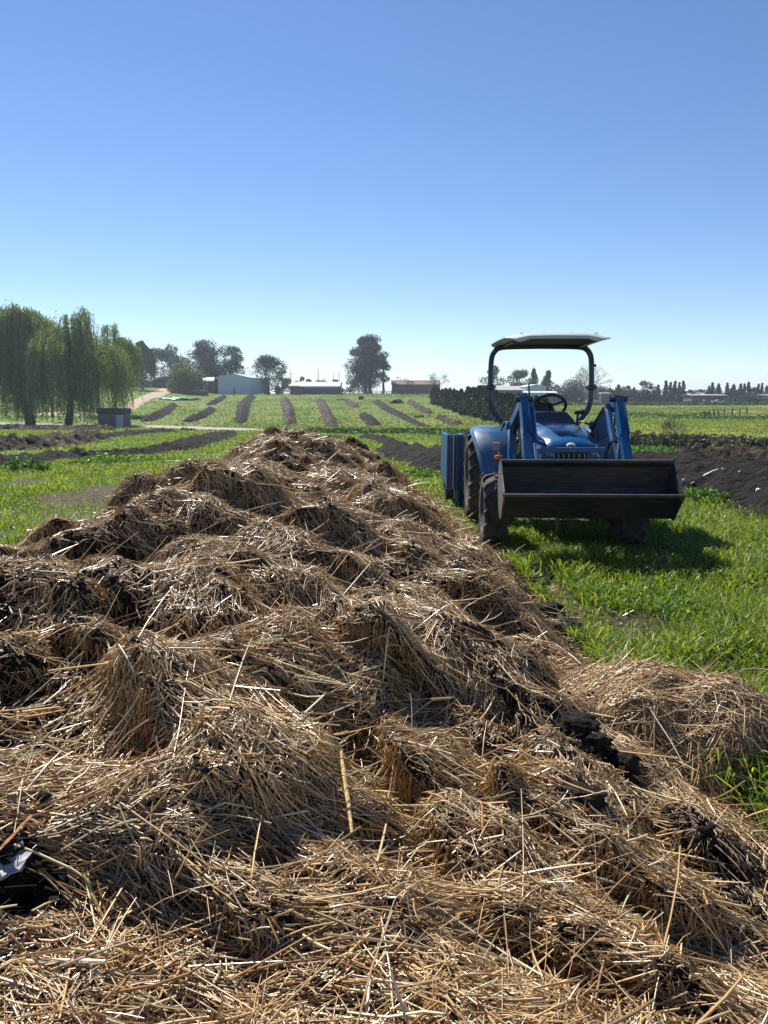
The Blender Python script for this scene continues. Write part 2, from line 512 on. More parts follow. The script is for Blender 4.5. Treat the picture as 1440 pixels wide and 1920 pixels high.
FG = 'compost windrows on the far slope'
def wr(px, w, h, mat, label, **k):
    windrow([G(*p) for p in px], w, h, mat, label, **k)
wr([(328, 759), (305, 776), (272, 791)], [.9, 1.3, 1.2], [.6, .8, .7], M_comp_mid, 'dark compost row below the dirt track, leftmost on the far slope', seed=1)
wr([(421, 744), (409, 752), (393, 760)], 1.1, .75, M_comp_mid, 'short dark compost row below the green shrub, upper half of a broken row', seed=2)
wr([(397, 768), (378, 781), (352, 792)], 1.1, .75, M_comp_mid, 'short dark compost row near the gravel road, lower half of a broken row', seed=3)
wr([(473, 743), (458, 758), (455, 775), (451, 795)], [1.5, 1.6, 1.2, 1.0], [.9, 1, .9, .8], M_comp_mid, 'broad dark compost row running down the slope straight below the white barn', seed=4)
wr([(532, 746), (540, 765), (543, 782), (544, 797)], [1.4, 1.3, 1.05, 1.0], [.8, .9, .9, .85], M_comp_brown, 'brownish compost row with a dark pointed near end, right of the barn row', seed=5)
wr([(598, 748), (607, 765), (617, 785), (623, 801)], [1.2, 1.2, 1.05, 1.0], [.8, .8, .8, .8], M_comp_brown, 'compost row running down from the low shed', seed=6)
wr([(630, 751), (650, 751), (660, 757), (668, 765)], [.5, .9, 1.2, 1], [.3, .5, .6, .5], M_comp_brown, 'short curved compost row below the fence, above the gap', seed=7)
wr([(682, 779), (693, 789), (704, 799)], [.9, 1.1, 1.0], [.6, .8, .6], M_comp_mid, 'short dark compost row below the gap, right of the shed row', seed=8)
wr([(704, 753), (728, 769), (765, 787), (803, 802)], [1.2, 1.1, .8, .55], [.8, .8, .6, .4], M_comp_mid, 'long dark compost row slanting right down the far slope', seed=9)
wr([(738, 757), (750, 756)], 1.3, .9, M_comp_mid, 'small dark compost mound just below the wooden fence', seed=10, n=40, cat='compost mound')
wr([(768, 754), (785, 765), (806, 776)], 1.0, .7, M_comp_brown, 'lumpy tan earth row below the fence near the cypress hedge', seed=11, chunk=2)
wr([(776, 783), (796, 783)], .7, .35, M_comp_mid, 'low dark earth patch between the two lumpy tan rows and the long dark row', seed=12, n=40, cat='compost mound')
wr([(820, 784), (842, 792), (862, 798)], .75, .6, M_comp_brown, 'lumpy tan earth row at the foot of the slope near the cypress hedge', seed=13, chunk=2)
NG = 'compost windrows on the near pasture'
wr([(444, 814), (390, 828), (333, 844), (277, 852), (200, 857), (133, 861), (0, 875), (-60, 883)], [.6, .9, .9, .75, .6, .6, .6, .6], [.45, .5, .40, .26, .28, .26, .26, .28], M_comp_mid, 'long black compost row curving across the pasture behind the weeds at left', n=260, seed=14, group=NG)
wr([(326, 811), (270, 815), (195, 822)], .9, .42, M_comp_mid, 'smooth dark compost row reaching right from the brown row towards the gravel road', n=120, seed=15, group=NG)
wr([(187, 823), (150, 829), (70, 838), (-60, 848)], [1.0, 1.3, 1.3, 1.3], [.45, .5, .45, .5], M_comp_brown, 'rough brown compost row full of ruts in front of the willows', n=200, seed=16, group=NG, chunk=1.7)
wr([(215, 808), (120, 808), (40, 807), (-60, 808)], [1.2, 1.6, 1.6, 1.6], .55, M_comp_brown, 'brown compost row at the foot of the willow trunks', n=160, seed=17, group=NG, chunk=1.4)
wr([(683, 820), (712, 827), (748, 837)], [.5, .7, .6], [.25, .33, .3], M_comp_mid, 'dark compost row lying behind the smooth mound left of the tractor', n=120, seed=18, group=NG)
wr([(724, 846), (765, 857), (835, 878), (900, 895)], [.6, .8, .8, .8], [.33, .42, .45, .45], M_comp_mid, 'smooth dark compost row running behind the blue trailer', n=140, seed=19, group=NG, chunk=.7)
wr([(604, 822), (645, 822)], .5, .16, M_comp_mid, 'flat black compost strip in the grass beyond the end of the straw heap', n=50, seed=20, group=NG, cat='compost strip')
# the big right-hand rows: given in metres
def wrm(P, *a, **k): windrow([(x, y, 0) for x, y in P], *a, **k)
wrm([(5.9, 20.5), (6.1, 16), (6.15, 12), (6.3, 8), (6.6, 5.0)], [1.4, 1.5, 1.5, 1.5, 1.5], [.42, .45, .47, .5, .5], M_comp_mid, 'big smooth black compost row with white scraps right of the loader bucket', n=320, seed=21, group=NG, rough=.12, chunk=.55)
wr([(1262, 862), (1340, 868), (1440, 878), (1560, 890)], [.8, 1.0, 1.1, 1.1], [.3, .45, .48, .45], M_comp_brown, 'lumpy grey-brown earth row between the big black row and the scrub hedge', n=160, seed=22, group=NG, chunk=1.6)

# ---------------------------------------------------------------- straw heap
def make_surface(u0, u1, v0, v1, step, base, clumps, wob=.05, seed=0, over=.95, saw=False):
    U, Vv = np.meshgrid(np.arange(u0, u1, step), np.arange(v0, v1, step))
    B = base(U, Vv)
    amp = np.clip(B / .35, 0, 1) ** .7
    wx = U + .22 * fbm(U * 1.5, Vv * 1.5, seed + 1, 4) + .07 * fbm(U * 5, Vv * 5, 6, 2); wy = Vv + .22 * fbm(U * 1.5, Vv * 1.5, seed + 3, 4) + .07 * fbm(U * 5, Vv * 5, 4, 2)
    C = np.zeros_like(B); DY = np.zeros_like(B); DX = np.zeros_like(B)
    A = np.zeros_like(B)
    for (cx, cy, rx, ry, h, ang) in clumps:
        m = 1.15 * max(rx, ry) + .25
        j0, j1 = np.searchsorted(Vv[:, 0], [cy - m, cy + m]); i0, i1 = np.searchsorted(U[0], [cx - m, cx + m])
        if j1 <= j0 or i1 <= i0: continue
        sl_ = (slice(j0, j1), slice(i0, i1))
        dx = wx[sl_] - cx; dy = wy[sl_] - cy
        a = dx * cos(ang) + dy * sin(ang); b = -dx * sin(ang) + dy * cos(ang)
        r2 = (a / rx) ** 2 + (b / ry) ** 2
        dome = h * np.sqrt(np.clip(1 - r2, 0, 1)) * (1 + .0 * a)
        # gentler on the far side, blunt on the near side
        dome = np.where(dy > 0, h * np.clip(1 - r2, 0, 1) ** .8, dome)
        dome = dome * (1 + .55 * fbm(dx * 3.1 + cx * 7, dy * 3.1 + cy * 5, 2, 3))
        up = dome > C[sl_]
        C[sl_] = np.where(up, dome, C[sl_]); A[sl_] = np.where(up, ang, A[sl_])
    H = B + C * amp
    H += amp * (.14 * fbm(U * 1.3, Vv * 1.7, seed + 5, 3) + 1.3 * wob * fbm(U * 4.5, Vv * 4.5, seed + 2, 4) + wob * .5 * fbm(U * 14, Vv * 14, seed + 4, 2))
    X = U.copy(); Y = Vv - over * C * amp
    if saw:
        # torn diagonal layers on the near right flank, steep on their lower left side
        q = (.75 * U + .66 * Vv) * 2.1 + 1.1 * fbm(U * 1.4, Vv * 1.4, 6, 3)
        t = q - np.floor(q)
        s_ = np.where(t < .16, t / .16, 1 - (t - .16) / .84)
        zone = sstep(-.75, -.1, U) * sstep(3.4, 2.2, Vv) * np.clip(B / .2, 0, 1) * (.45 + .8 * vnoise(U * 2.2, Vv * 2.2, 5))
        H += .13 * s_ * zone; X -= .045 * s_ * zone; Y -= .075 * s_ * zone
    Z = terrain(X, Y) + H - .03 * (B > 0)
    return dict(U=U, V=Vv, P=np.stack([X, Y, Z], -1), B=B, C=C * amp, A=A, u0=u0, v0=v0, step=step)

def samp(S_, arr, u, v):
    fu = np.clip((u - S_['u0']) / S_['step'], 0, arr.shape[1] - 1.001); fv = np.clip((v - S_['v0']) / S_['step'], 0, arr.shape[0] - 1.001)
    i = fu.astype(int); j = fv.astype(int); a = (fu - i); b = (fv - j)
    if arr.ndim == 3: a = a[:, None]; b = b[:, None]
    return (arr[j, i] * (1 - a) + arr[j, i + 1] * a) * (1 - b) + (arr[j + 1, i] * (1 - a) + arr[j + 1, i + 1] * a) * b

def surf_mesh(name, S_, mat, parent, mask):
    P = S_['P']; ny, nx, _ = P.shape
    i = np.arange(ny * nx).reshape(ny, nx)
    F = np.stack([i[:-1, :-1], i[:-1, 1:], i[1:, 1:], i[1:, :-1]], -1).reshape(-1, 4)
    mk = mask[:-1, :-1] | mask[1:, 1:] | mask[1:, :-1] | mask[:-1, 1:]
    F = F[mk.ravel()]
    used = np.unique(F); remap = -np.ones(ny * nx, np.int64); remap[used] = np.arange(len(used))
    return mesh_np(name, P.reshape(-1, 3)[used], [remap[F]], mat, parent, smooth=True)

PAL = np.array([1.26, 1.16, 1.01]) * np.array([[.42, .29, .145], [.50, .38, .22], [.60, .50, .34], [.30, .185, .085], [.20, .12, .06], [.36, .30, .20], [.46, .27, .10], [.25, .20, .14], [.62, .55, .43]])
PALW = np.array([.17, .17, .14, .13, .12, .09, .05, .06, .07])
def straws(name, S_, n, lens, wid, parent, dens, seed=0, lift=.012, comb=.55, kink=.35, vis=True, stick=.03, nseg=3):
    """bent three-sided stalks laid on the surface, combed down steep faces"""
    rg = np.random.default_rng(seed)
    P = S_['P']; U, Vv = S_['U'], S_['V']
    dPu = np.gradient(P, axis=1) / S_['step']; dPv = np.gradient(P, axis=0) / S_['step']
    nrm = np.cross(dPu, dPv); nrm /= np.linalg.norm(nrm, axis=-1, keepdims=True) + 1e-9
    area = np.linalg.norm(np.cross(dPu, dPv), axis=-1)
    # density by true area, thinned with distance, limited to what a camera near this one can see
    d = np.sqrt(P[..., 0] ** 2 + P[..., 1] ** 2 + (P[..., 2] - EYE) ** 2)
    w = area * dens
    fr = (np.abs(P[..., 0]) < .62 * (P[..., 1] + .7)) & (P[..., 1] > .25)
    w = w * fr
    flat = w.ravel() / w.sum()
    cdf = np.cumsum(flat)
    idx = np.searchsorted(cdf, rg.random(n)); idx = np.minimum(idx, flat.size - 1)
    u = U.ravel()[idx] + (rg.random(n) - .5) * S_['step']; v = Vv.ravel()[idx] + (rg.random(n) - .5) * S_['step']
    gz = np.stack([samp(S_, dPu[..., 2], u, v), samp(S_, dPv[..., 2], u, v)], -1)
    gl = np.linalg.norm(gz, axis=1)
    flow = fbm(u * 1.9, v * 1.9, 1, 2) * 2.2 + samp(S_, S_['A'], u, v)
    ang = np.where(rg.random(n) < .64, flow + rg.normal(0, .42, n), rg.random(n) * 2 * pi)
    down = np.arctan2(-gz[:, 1], -gz[:, 0])
    pc = np.clip((gl - .5) * 1.1, 0, 1) * comb
    ang = np.where(rg.random(n) < pc, down + rg.normal(0, .35, n), ang)
    L = lens[0] + (lens[1] - lens[0]) * rg.random(n) ** 2.0
    K = nseg + 1
    pts = np.zeros((n, K, 3))
    du, dv = np.cos(ang), np.sin(ang)
    # true length per unit parameter
    t0 = samp(S_, dPu, u, v) * du[:, None] + samp(S_, dPv, u, v) * dv[:, None]
    sp = np.linalg.norm(t0, axis=1) + 1e-6
    nn = samp(S_, nrm, u, v)
    Lp = L / np.maximum(sp, .6)
    bend = rg.normal(0, kink, n) * np.where(rg.random(n) < .3, 3.0, 1.0)
    for k in range(K):
        t = k / nseg - .5
        bx = bend * (t * t - .08)
        uu = u + du * Lp * t - dv * Lp * bx; vv = v + dv * Lp * t + du * Lp * bx
        pts[:, k] = samp(S_, P, uu, vv)
    # blend towards a straight stalk (stiffness)
    a, b_ = pts[:, 0].copy(), pts[:, -1].copy()
    mid = pts[:, 1:-1].mean(1)
    stiff = rg.random(n) * .7 + .3
    for k in range(K):
        t = k / nseg
        st_ = a * (1 - t) + b_ * t
        pts[:, k] = pts[:, k] * (1 - stiff[:, None]) + st_ * stiff[:, None]
    depth = rg.random(n) * lift * 2.4 + .002
    e0 = rg.normal(0, 1, n) * lift * .8; e1 = rg.normal(0, 1, n) * lift * .8
    up = rg.random(n) < stick
    e1 = np.where(up, L * rg.uniform(.3, .8, n), e1)
    upd = np.array([0, 0, .5]) + nn
    upd /= np.linalg.norm(upd, axis=1, keepdims=True)
    for k in range(K):
        t = k / nseg
        pts[:, k] += nn * (depth + e0 * (1 - t))[:, None] + upd * (e1 * t)[:, None]
    W = wid[0] + (wid[1] - wid[0]) * rg.random(n) ** 2.2
    tang = pts[:, -1] - pts[:, 0]; tang /= np.linalg.norm(tang, axis=1, keepdims=True) + 1e-9
    ra = rg.normal(0, 1, (n, 3)); s1 = np.cross(tang, ra); s1 /= np.linalg.norm(s1, axis=1, keepdims=True) + 1e-9
    s2 = np.cross(tang, s1)
    V = np.zeros((n, K, 3, 3), np.float32)
    flatn = rg.uniform(.45, 1, n)
    for q in range(3):
        w_ = 2 * pi * q / 3
        off = s1 * cos(w_) + s2 * sin(w_) * flatn[:, None]
        for k in range(K):
            tp = 1.0 if k < K - 1 else .75
            V[:, k, q] = pts[:, k] + off * (W * .58 * tp)[:, None]
    base = (np.arange(n) * K * 3)[:, None]
    fl = []
    for k in range(nseg):
        for q in range(3):
            q2 = (q + 1) % 3
            fl.append([k * 3 + q, k * 3 + q2, (k + 1) * 3 + q2, (k + 1) * 3 + q])
    F = (base[:, :, None] + np.array(fl)[None]).reshape(-1, 4)
    c = PAL[rg.choice(len(PAL), n, p=PALW / PALW.sum())] * rg.uniform(.65, 1.25, (n, 1))
    cc = np.repeat(c, K * 3, 0)
    return mesh_np(name, V.reshape(-1, 3), [F], M_straw, parent, col=np.clip(cc, 0, .8), kind='stuff')

def heap_base(U, Vv):
    l, r, c = PLb(Vv), PRb(Vv), PC(Vv)
    s = np.where(U < c, (c - U) / (c - l), (U - c) / (r - c))
    hc = np.interp(Vv, [-.5, .5, 1, 2, 3, 4, 6, 8.5, 10, 12, 14, 17, 19, 20.2], [.30, .40, .47, .54, .59, .64, .71, .77, .79, .70, .60, .54, .40, 0])
    p = np.clip(1 - np.abs(s) ** 1.35, 0, 1) ** .95
    # beyond y = 5 the left side is a steep flank with a low apron of scattered straw
    w = np.interp(Vv, [0, 4, 5.5, 7, 9, 12, 20], [3.4, 3.1, 2.2, 1.7, 1.4, 1.2, .9])
    pl = np.maximum(np.clip(1 - (np.abs(c - U) / w) ** 1.5, 0, 1), .22 * np.clip(1 - np.clip(s, 0, 1) ** 3, 0, 1))
    p = np.where((U < c), np.where(p > 0, np.minimum(np.maximum(pl, 0), np.clip((1 - s) * 5, 0, 1)), 0), p)
    return hc * p
rc = np.random.default_rng(21)
clumps = []
tries = 0
while len(clumps) < 420 and tries < 20000:
    tries += 1
    v = rc.uniform(.2, 19); u = rc.uniform(-4, 1.4)
    if abs(u) > .7 * (v + 1): continue
    sc = np.interp(v, [0, 2, 6, 12], [.72, .82, 1.0, 1.1])
    r = (.14 + .40 * rc.random() ** 1.8) * sc
    if not (PLb(v) + r * .3 < u < PRb(v) - r * .45): continue
    if any((u - a[0]) ** 2 + (v - a[1]) ** 2 < (.50 * (r + a[2])) ** 2 for a in clumps): continue
    side_ = (u - PC(v)) / 1.6
    clumps.append((u, v, r * rc.uniform(.9, 1.25), r * rc.uniform(.5, .85), r * rc.uniform(.36, .80), -.75 * np.clip(side_, -1, 1) + rc.normal(0, .35)))
n_auto = len(clumps)
clumps += [(-1.55, 10.0, .62, .5, .27, 0), (-1.0, 10.6, .5, .4, .16, .2), (.62, 4.7, .44, .52, .40, -.5), (.25, 3.1, .42, .30, .26, -.7), (-1.35, 3.1, .45, .36, .32, .5), (-.30, 2.75, .40, .30, .28, -.5),
           (.98, 7.0, .35, .4, .2, 0), (-.45, 1.9, .34, .26, .20, .5), (.42, 1.85, .42, .20, .18, -.8), (.30, 1.25, .38, .17, .24, -.85), (.02, .95, .30, .14, .17, -.85), (.66, 1.50, .42, .15, .22, -.85), (-.62, 1.15, .26, .17, .14, .4), (-3.2, 8.4, .5, .5, .1, .3), (-2.4, 4.3, .5, .4, .30, .6), (-.9, 5.6, .5, .42, .30, .1),
           (.15, 7.2, .5, .45, .28, -.3), (-1.75, 7.4, .5, .42, .32, .3), (-.95, 1.6, .34, .22, .18, .7), (-.1, 1.15, .26, .15, .11, .2)]
clumps = [(a, b, c_, d_, h_ * (.86 if k_ >= n_auto else 1), g_) for k_, (a, b, c_, d_, h_, g_) in enumerate(clumps)]
heap = empty('straw_heap', (0, 0, 0), label='long heap of tangled golden brown straw and black compost filling the foreground', cat='straw heap')
HS = make_surface(-4.4, 1.75, -.4, 20.3, .025, heap_base, clumps, saw=True)
surf_mesh('compost_core', HS, M_compost, heap, HS['B'] > .002)
U_, V_ = HS['U'], HS['V']
cov = sstep(-.28, .05, fbm(U_ * 1.9, V_ * 1.9, 3, 4) + .17)
cov = np.maximum(cov, .32)
rightfoot = sstep(.30, .05, (PRb(V_) - U_)) * sstep(2.6, 3.4, V_) * sstep(9, 7.5, V_)
cov = cov * (1 - .85 * rightfoot)
def on_heap(px, py):
    """first hit of the pixel's ray with the heap surface or the ground"""
    d = ray(px, py); t = np.arange(.5, 25, .01) / d[1]
    X, Y, Z = d[0] * t, d[1] * t, EYE + d[2] * t
    h = terrain(X, Y)
    hs = samp(HS, HS['P'][..., 2], X, Y + .05) * in_pile(X, Y) + h * ~in_pile(X, Y)
    h = np.maximum(h, hs)
    k = np.argmax(Z < h)
    return float(X[k]), float(Y[k]), float(h[k])
for (px_, py_, r_) in [(22, 1682, .085), (12, 1600, .05), (75, 1705, .05), (1090, 1400, .10), (1160, 1440, .07), (1095, 1500, .06)]:
    hx, hy, hz = on_heap(px_, py_)
    cov = cov * sstep(r_ * .75, r_ * 1.15, np.hypot(HS['P'][..., 0] - hx, HS['P'][..., 1] - hy))
out_ = np.maximum(np.maximum(U_ - PRb(V_), PLb(V_) - U_), 0)
cov = np.where(HS['B'] > .015, cov, (.32 * np.exp(-out_ / .12) + .035 * np.exp(-out_ / .5)) * (out_ < .9) * (V_ < 20))
dist = np.sqrt(U_ ** 2 + V_ ** 2 + .8)
straws('long_straw', HS, 115000, (.05, .28), (.0022, .0072), heap, cov / dist ** 1.0, seed=11, lift=.010, stick=.035)
straws('fine_straw', HS, 200000, (.014, .10), (.0016, .0050), heap, cov / dist ** 1.25, seed=12, lift=.007, comb=.4, stick=.05, nseg=2)
straws('far_straw', HS, 60000, (.07, .26), (.004, .009), heap, cov * sstep(4.0, 8, V_), seed=13, lift=.016, stick=.07, nseg=2)

def crumbs(name, S_, n, w, parent, seed=0, size=(.004, .016)):
    rg = np.random.default_rng(seed)
    w = w * ((np.abs(S_['P'][..., 0]) < .62 * (S_['P'][..., 1] + .7)) & (S_['P'][..., 1] > .25))
    cdf = np.cumsum(w.ravel() / w.sum()); idx = np.minimum(np.searchsorted(cdf, rg.random(n)), w.size - 1)
    p = S_['P'].reshape(-1, 3)[idx] + (rg.random((n, 3)) - .5) * S_['step']
    s = (size[0] + (size[1] - size[0]) * rg.random(n) ** 2.5)
    B = np.array([[1, 0, 0], [-1, 0, 0], [0, 1, 0], [0, -1, 0], [0, 0, 1], [0, 0, -1.]])
    V = p[:, None] + (B[None] * rg.uniform(.6, 1.3, (n, 6, 1)) + rg.normal(0, .2, (n, 6, 3))) * s[:, None, None]
    f = np.array([[0, 2, 4], [2, 1, 4], [1, 3, 4], [3, 0, 4], [2, 0, 5], [1, 2, 5], [3, 1, 5], [0, 3, 5]])
    F = ((np.arange(n) * 6)[:, None, None] + f[None]).reshape(-1, 3)
    return mesh_np(name, V.reshape(-1, 3), [F], M_compost, parent, kind='stuff')
crumbs('compost_crumbs', HS, 60000, (1.05 - cov) * (HS['B'] > .01) / dist ** .8, heap, 3, (.003, .017))

# the tuft that has slid off the heap on the right
tuft = empty('straw_tuft', (0, 0, 0), label='smaller mound of matted straw slumped into the grass beside the right foot of the heap', cat='straw mound')
def tuft_base(U, Vv):
    a = (U - 1.16) * .94 + (Vv - 3.15) * .34 * -1; b = (Vv - 3.15) * .94 + (U - 1.16) * .34
    r2 = (a / .54) ** 2 + (b / .48) ** 2
    return .26 * np.clip(1 - r2, 0, 1) ** .5
TS = make_surface(.55, 2.05, 2.4, 3.95, .02, tuft_base, [(1.12, 3.25, .28, .26, .15, 0), (1.40, 3.05, .25, .22, .13, -.5), (.95, 3.0, .2, .2, .08, 0), (1.25, 2.9, .15, .14, .09, 0)], seed=2)
surf_mesh('compost_core', TS, M_compost, tuft, TS['B'] > .002)
straws('long_straw', TS, 6500, (.08, .30), (.0022, .006), tuft, (TS['B'] > .02) * 1.0, seed=31, lift=.010, stick=.03, comb=.8)
straws('fine_straw', TS, 7000, (.03, .12), (.0018, .004), tuft, (TS['B'] > .01) * 1.0, seed=32, lift=.008, nseg=2)

# black compost clods
def clod(px, py, r, label, name='compost_clod', y=None, seed=0, flat=.7, mat=None, el=1.0):
    rg = np.random.default_rng(seed + 100)
    x, yy, z = on_heap(px, py)
    import bmesh
    bm = bmesh.new(); bmesh.ops.create_icosphere(bm, subdivisions=4, radius=1)
    V = np.array([v.co[:] for v in bm.verts]); F = np.array([[v.index for v in f.verts] for f in bm.faces]); bm.free()
    o = rg.random(3) * 30
    d = 1 + .38 * fbm(V[:, 0] * 1.6 + o[0], V[:, 1] * 1.6 + V[:, 2] * 2.1 + o[1], 1, 3) + .18 * fbm(V[:, 0] * 6 + V[:, 2] * 5 + o[2], V[:, 1] * 6 + V[:, 2] * 4, 2, 3)
    V = V * d[:, None] * r * np.array([el, 1, flat])
    mesh_np(name, V, [F], mat or M_compost, loc=(x, yy, z + r * .25), label=label, cat='compost clod', group='black compost clods along the straw heap')
CL = [(1062, 1368, .075, 'largest black compost clod standing on the straw between the heap and the slumped mound', 1.5), (1110, 1395, .05, 'black clod touching the right end of the largest clod', 1.2),
      (1170, 1440, .055, 'crumbly black clod at the left foot of the slumped straw mound', 1), (1090, 1500, .05, 'black clod half buried in straw below the slumped mound', 1.6),
      (1000, 1100, .09, 'black clod on the right edge of the heap nearest the tractor wheel', 1.3), (1030, 1150, .08, 'black clod on the heap edge above the bare soil patch', 1.3),
      (1065, 1185, .085, 'black clod at the left end of the bare soil patch', 1.2), (1105, 1215, .07, 'black clod just below the bare soil patch', 1.3),
      (1115, 1272, .05, 'small black clod by the grass above the slumped mound', 1), (960, 1075, .09, 'black clod in the shade of the heap edge below the tractor front wheel', 1.3),
      (88, 1712, .020, 'black clod beside the grey plastic scrap at lower left', 1.4), (30, 1625, .020, 'black clod above the grey plastic scrap', 1.6), (1385, 1640, .032, 'dark clod at the right edge of the heap near the lower grass', 1.6),
      (655, 1275, .05, 'dark clod in the hollow at the middle of the heap', 1.7)]
for k, (px, py, r, lb, el) in enumerate(CL): clod(px, py, r, lb, seed=k, el=el)
# ---------------------------------------------------------------- single stalks and scraps that stand out
def stalk(a, b, w, col, label, sag=.0, flat=.35, name='straw_stalk', z0=.02, z1=.03, cat='straw stalk'):
    A = Vector(on_heap(*a)); B = Vector(on_heap(*b))
    A.z += z0; B.z += z1
    n = 9
    t = (B - A).normalized(); s = t.cross(Vector((0, 0, 1))).normalized(); u = s.cross(t)
    mb = MB(); secs = []
    rg = random.Random(hash(label) % 1000)
    for k in range(n):
        f = k / (n - 1)
        p = A.lerp(B, f) - Vector((0, 0, 1)) * sag * 4 * f * (1 - f) + s * rg.uniform(-.001, .001)
        ww = w * (.75 + .25 * sin(pi * f)) * (1.25 if k in (3, 6) else 1)
        secs.append([p + s * ww * cos(q * pi / 3) * .5 + u * ww * flat * sin(q * pi / 3) for q in range(6)])
    mb.loft(secs)
    return mb.build(name, simple('stalk', col, rough=.65, var=.35, scale=60, bump=.3), smooth=True, label=label, cat=cat)
stalk((-4, 1712), (66, 1618), .009, (.36, .14, .04), 'flat rust brown stalk leaning across the grey plastic scrap', flat=.12, z0=.10, z1=.10)
stalk((525, 1393), (620, 1322), .006, (.62, .55, .40), 'long pale stalk slanting up right over the dark hollow in mid heap', z0=.01, z1=.05)
stalk((660, 1575), (640, 1475), .009, (.45, .30, .10), 'upright golden leaf stalk with a ragged top left of centre on the heap', flat=.2, z1=.10)
stalk((910, 1640), (902, 1565), .007, (.50, .22, .05), 'orange upright stalk on the lower right of the heap', z1=.08)
stalk((702, 1440), (700, 1385), .006, (.18, .10, .05), 'dark brown short upright stalk near the middle of the heap', z1=.07)
stalk((20, 1825), (200, 1828), .010, (.60, .50, .36), 'thick pale stalk lying level at the lower left', z0=.025, z1=.025)
stalk((330, 1690), (500, 1708), .009, (.17, .14, .11), 'long grey brown stalk lying level right of the grey plastic scrap', z0=.035, z1=.025)
stalk((160, 1690), (205, 1770), .008, (.45, .30, .10), 'golden stalk with an orange end pointing down right below the black clod', z0=.05, z1=.02)
stalk((1000, 1800), (1035, 1715), .010, (.40, .33, .18), 'broad split olive stalk leaning on the dark hollow at lower right', flat=.25, z0=.03, z1=.05)
stalk((1160, 1450), (1300, 1490), .006, (.40, .26, .12), 'thin bent stalk lying across the slumped mound shade', z0=.02, z1=.03)

def scrap(px, py, w, h, col, label, seed, name='plastic_scrap', cat='scrap', rot=0, th=.003, z=.02, tilt=.4, rough=.4):
    x, y, zz = on_heap(px, py)
    rg = np.random.default_rng(seed)
    n = 14
    P = []
    for k in range(n):
        a = 2 * pi * k / n
        r = 1 + rg.uniform(-.22, .22)
        P.append((cos(a) * w / 2 * r, sin(a) * h / 2 * r))
    import bmesh
    bm = bmesh.new()
    c0 = bm.verts.new((0, 0, rg.uniform(-.05, .05) * w))
    ring = [[bm.verts.new((p[0] * f, p[1] * f, rg.uniform(-.07, .07) * w)) for p in P] for f in (.5, 1)]
    for k in range(n):
        j = (k + 1) % n
        bm.faces.new((c0, ring[0][k], ring[0][j])); bm.faces.new((ring[0][k], ring[1][k], ring[1][j], ring[0][j]))
    r_ = bmesh.ops.extrude_face_region(bm, geom=list(bm.faces))
    for v in [g for g in r_['geom'] if isinstance(g, bmesh.types.BMVert)]: v.co.z -= th
    bmesh.ops.recalc_face_normals(bm, faces=bm.faces)
    me = bpy.data.meshes.new(name); bm.to_mesh(me); bm.free()
    me.materials.append(simple('scrap', col, rough=rough, var=.25, scale=30, bump=.4))
    o = bpy.data.objects.new(name, me); COL.objects.link(o); o.location = (x, y, zz + z); o.rotation_euler = (tilt, 0, rot)
    return prop(o, label, cat)
scrap(20, 1685, .075, .085, (.30, .30, .31), 'crumpled pale grey plastic scrap lying on black compost at the left edge', 1, tilt=.30, z=.065, rough=.7)
scrap(18, 1590, .05, .03, (.18, .18, .19), 'small crinkled grey plastic bit above the larger grey scrap', 2, tilt=.5, z=.02)

# white bits on the big black row and earth rows
def on_any(px, py, objs):
    dg = bpy.context.evaluated_depsgraph_get()
    d = Vector(ray(px, py)).normalized()
    hit = S.ray_cast(dg, Vector((0, 0, EYE)) + d * .3, d)
    return hit[1] if hit[0] else None
def bit(px, py, l, w, h, rot, label, col=(.70, .67, .58), name='white_scrap'):
    p = on_any(px, py, None)
    if p is None: return
    rg = random.Random(px)
    secs = []
    for k in range(6):
        f = k / 5 - .5
        rr = (1 - (abs(f) * 1.7) ** 2) ** .5
        secs.append([Vector((f * l, cos(q * pi / 4) * w / 2 * rr * rg.uniform(.8, 1.2), sin(q * pi / 4) * h / 2 * rr * rg.uniform(.8, 1.2))) for q in range(8)])
    o = MB().loft(secs).build(name, simple('scrap_white', col, rough=.6, var=.2, scale=20), smooth=True, label=label, cat='white scrap', group='white scraps on the compost')
    o.location = p + Vector((0, -.01, .015)); o.rotation_euler = (0, -rot, rg.uniform(-.3, .3))
bpy.context.view_layer.update()
bit(1332, 888, .26, .05, .045, .5, 'largest white scrap, a slanting strip high on the big black row')
bit(1340, 938, .17, .08, .05, 0, 'white stone shaped scrap at the grass edge below the big black row')
bit(1421, 921, .07, .06, .06, 0, 'round white scrap far right on the big black row')
bit(1282, 902, .045, .04, .06, 1.2, 'small white scrap next to the bucket edge')
bit(1298, 907, .06, .03, .03, .6, 'small white scrap right of the one by the bucket edge')
bit(1355, 881, .04, .03, .04, 0, 'tiny white scrap above the slanting strip on the black row')
bit(1386, 886, .04, .03, .03, 0, 'tiny white scrap upper right on the black row')
bit(1248, 1006, .14, .05, .03, .1, 'pinkish wisp of straw lying on the short grass right of the tractor', col=(.55, .38, .28))

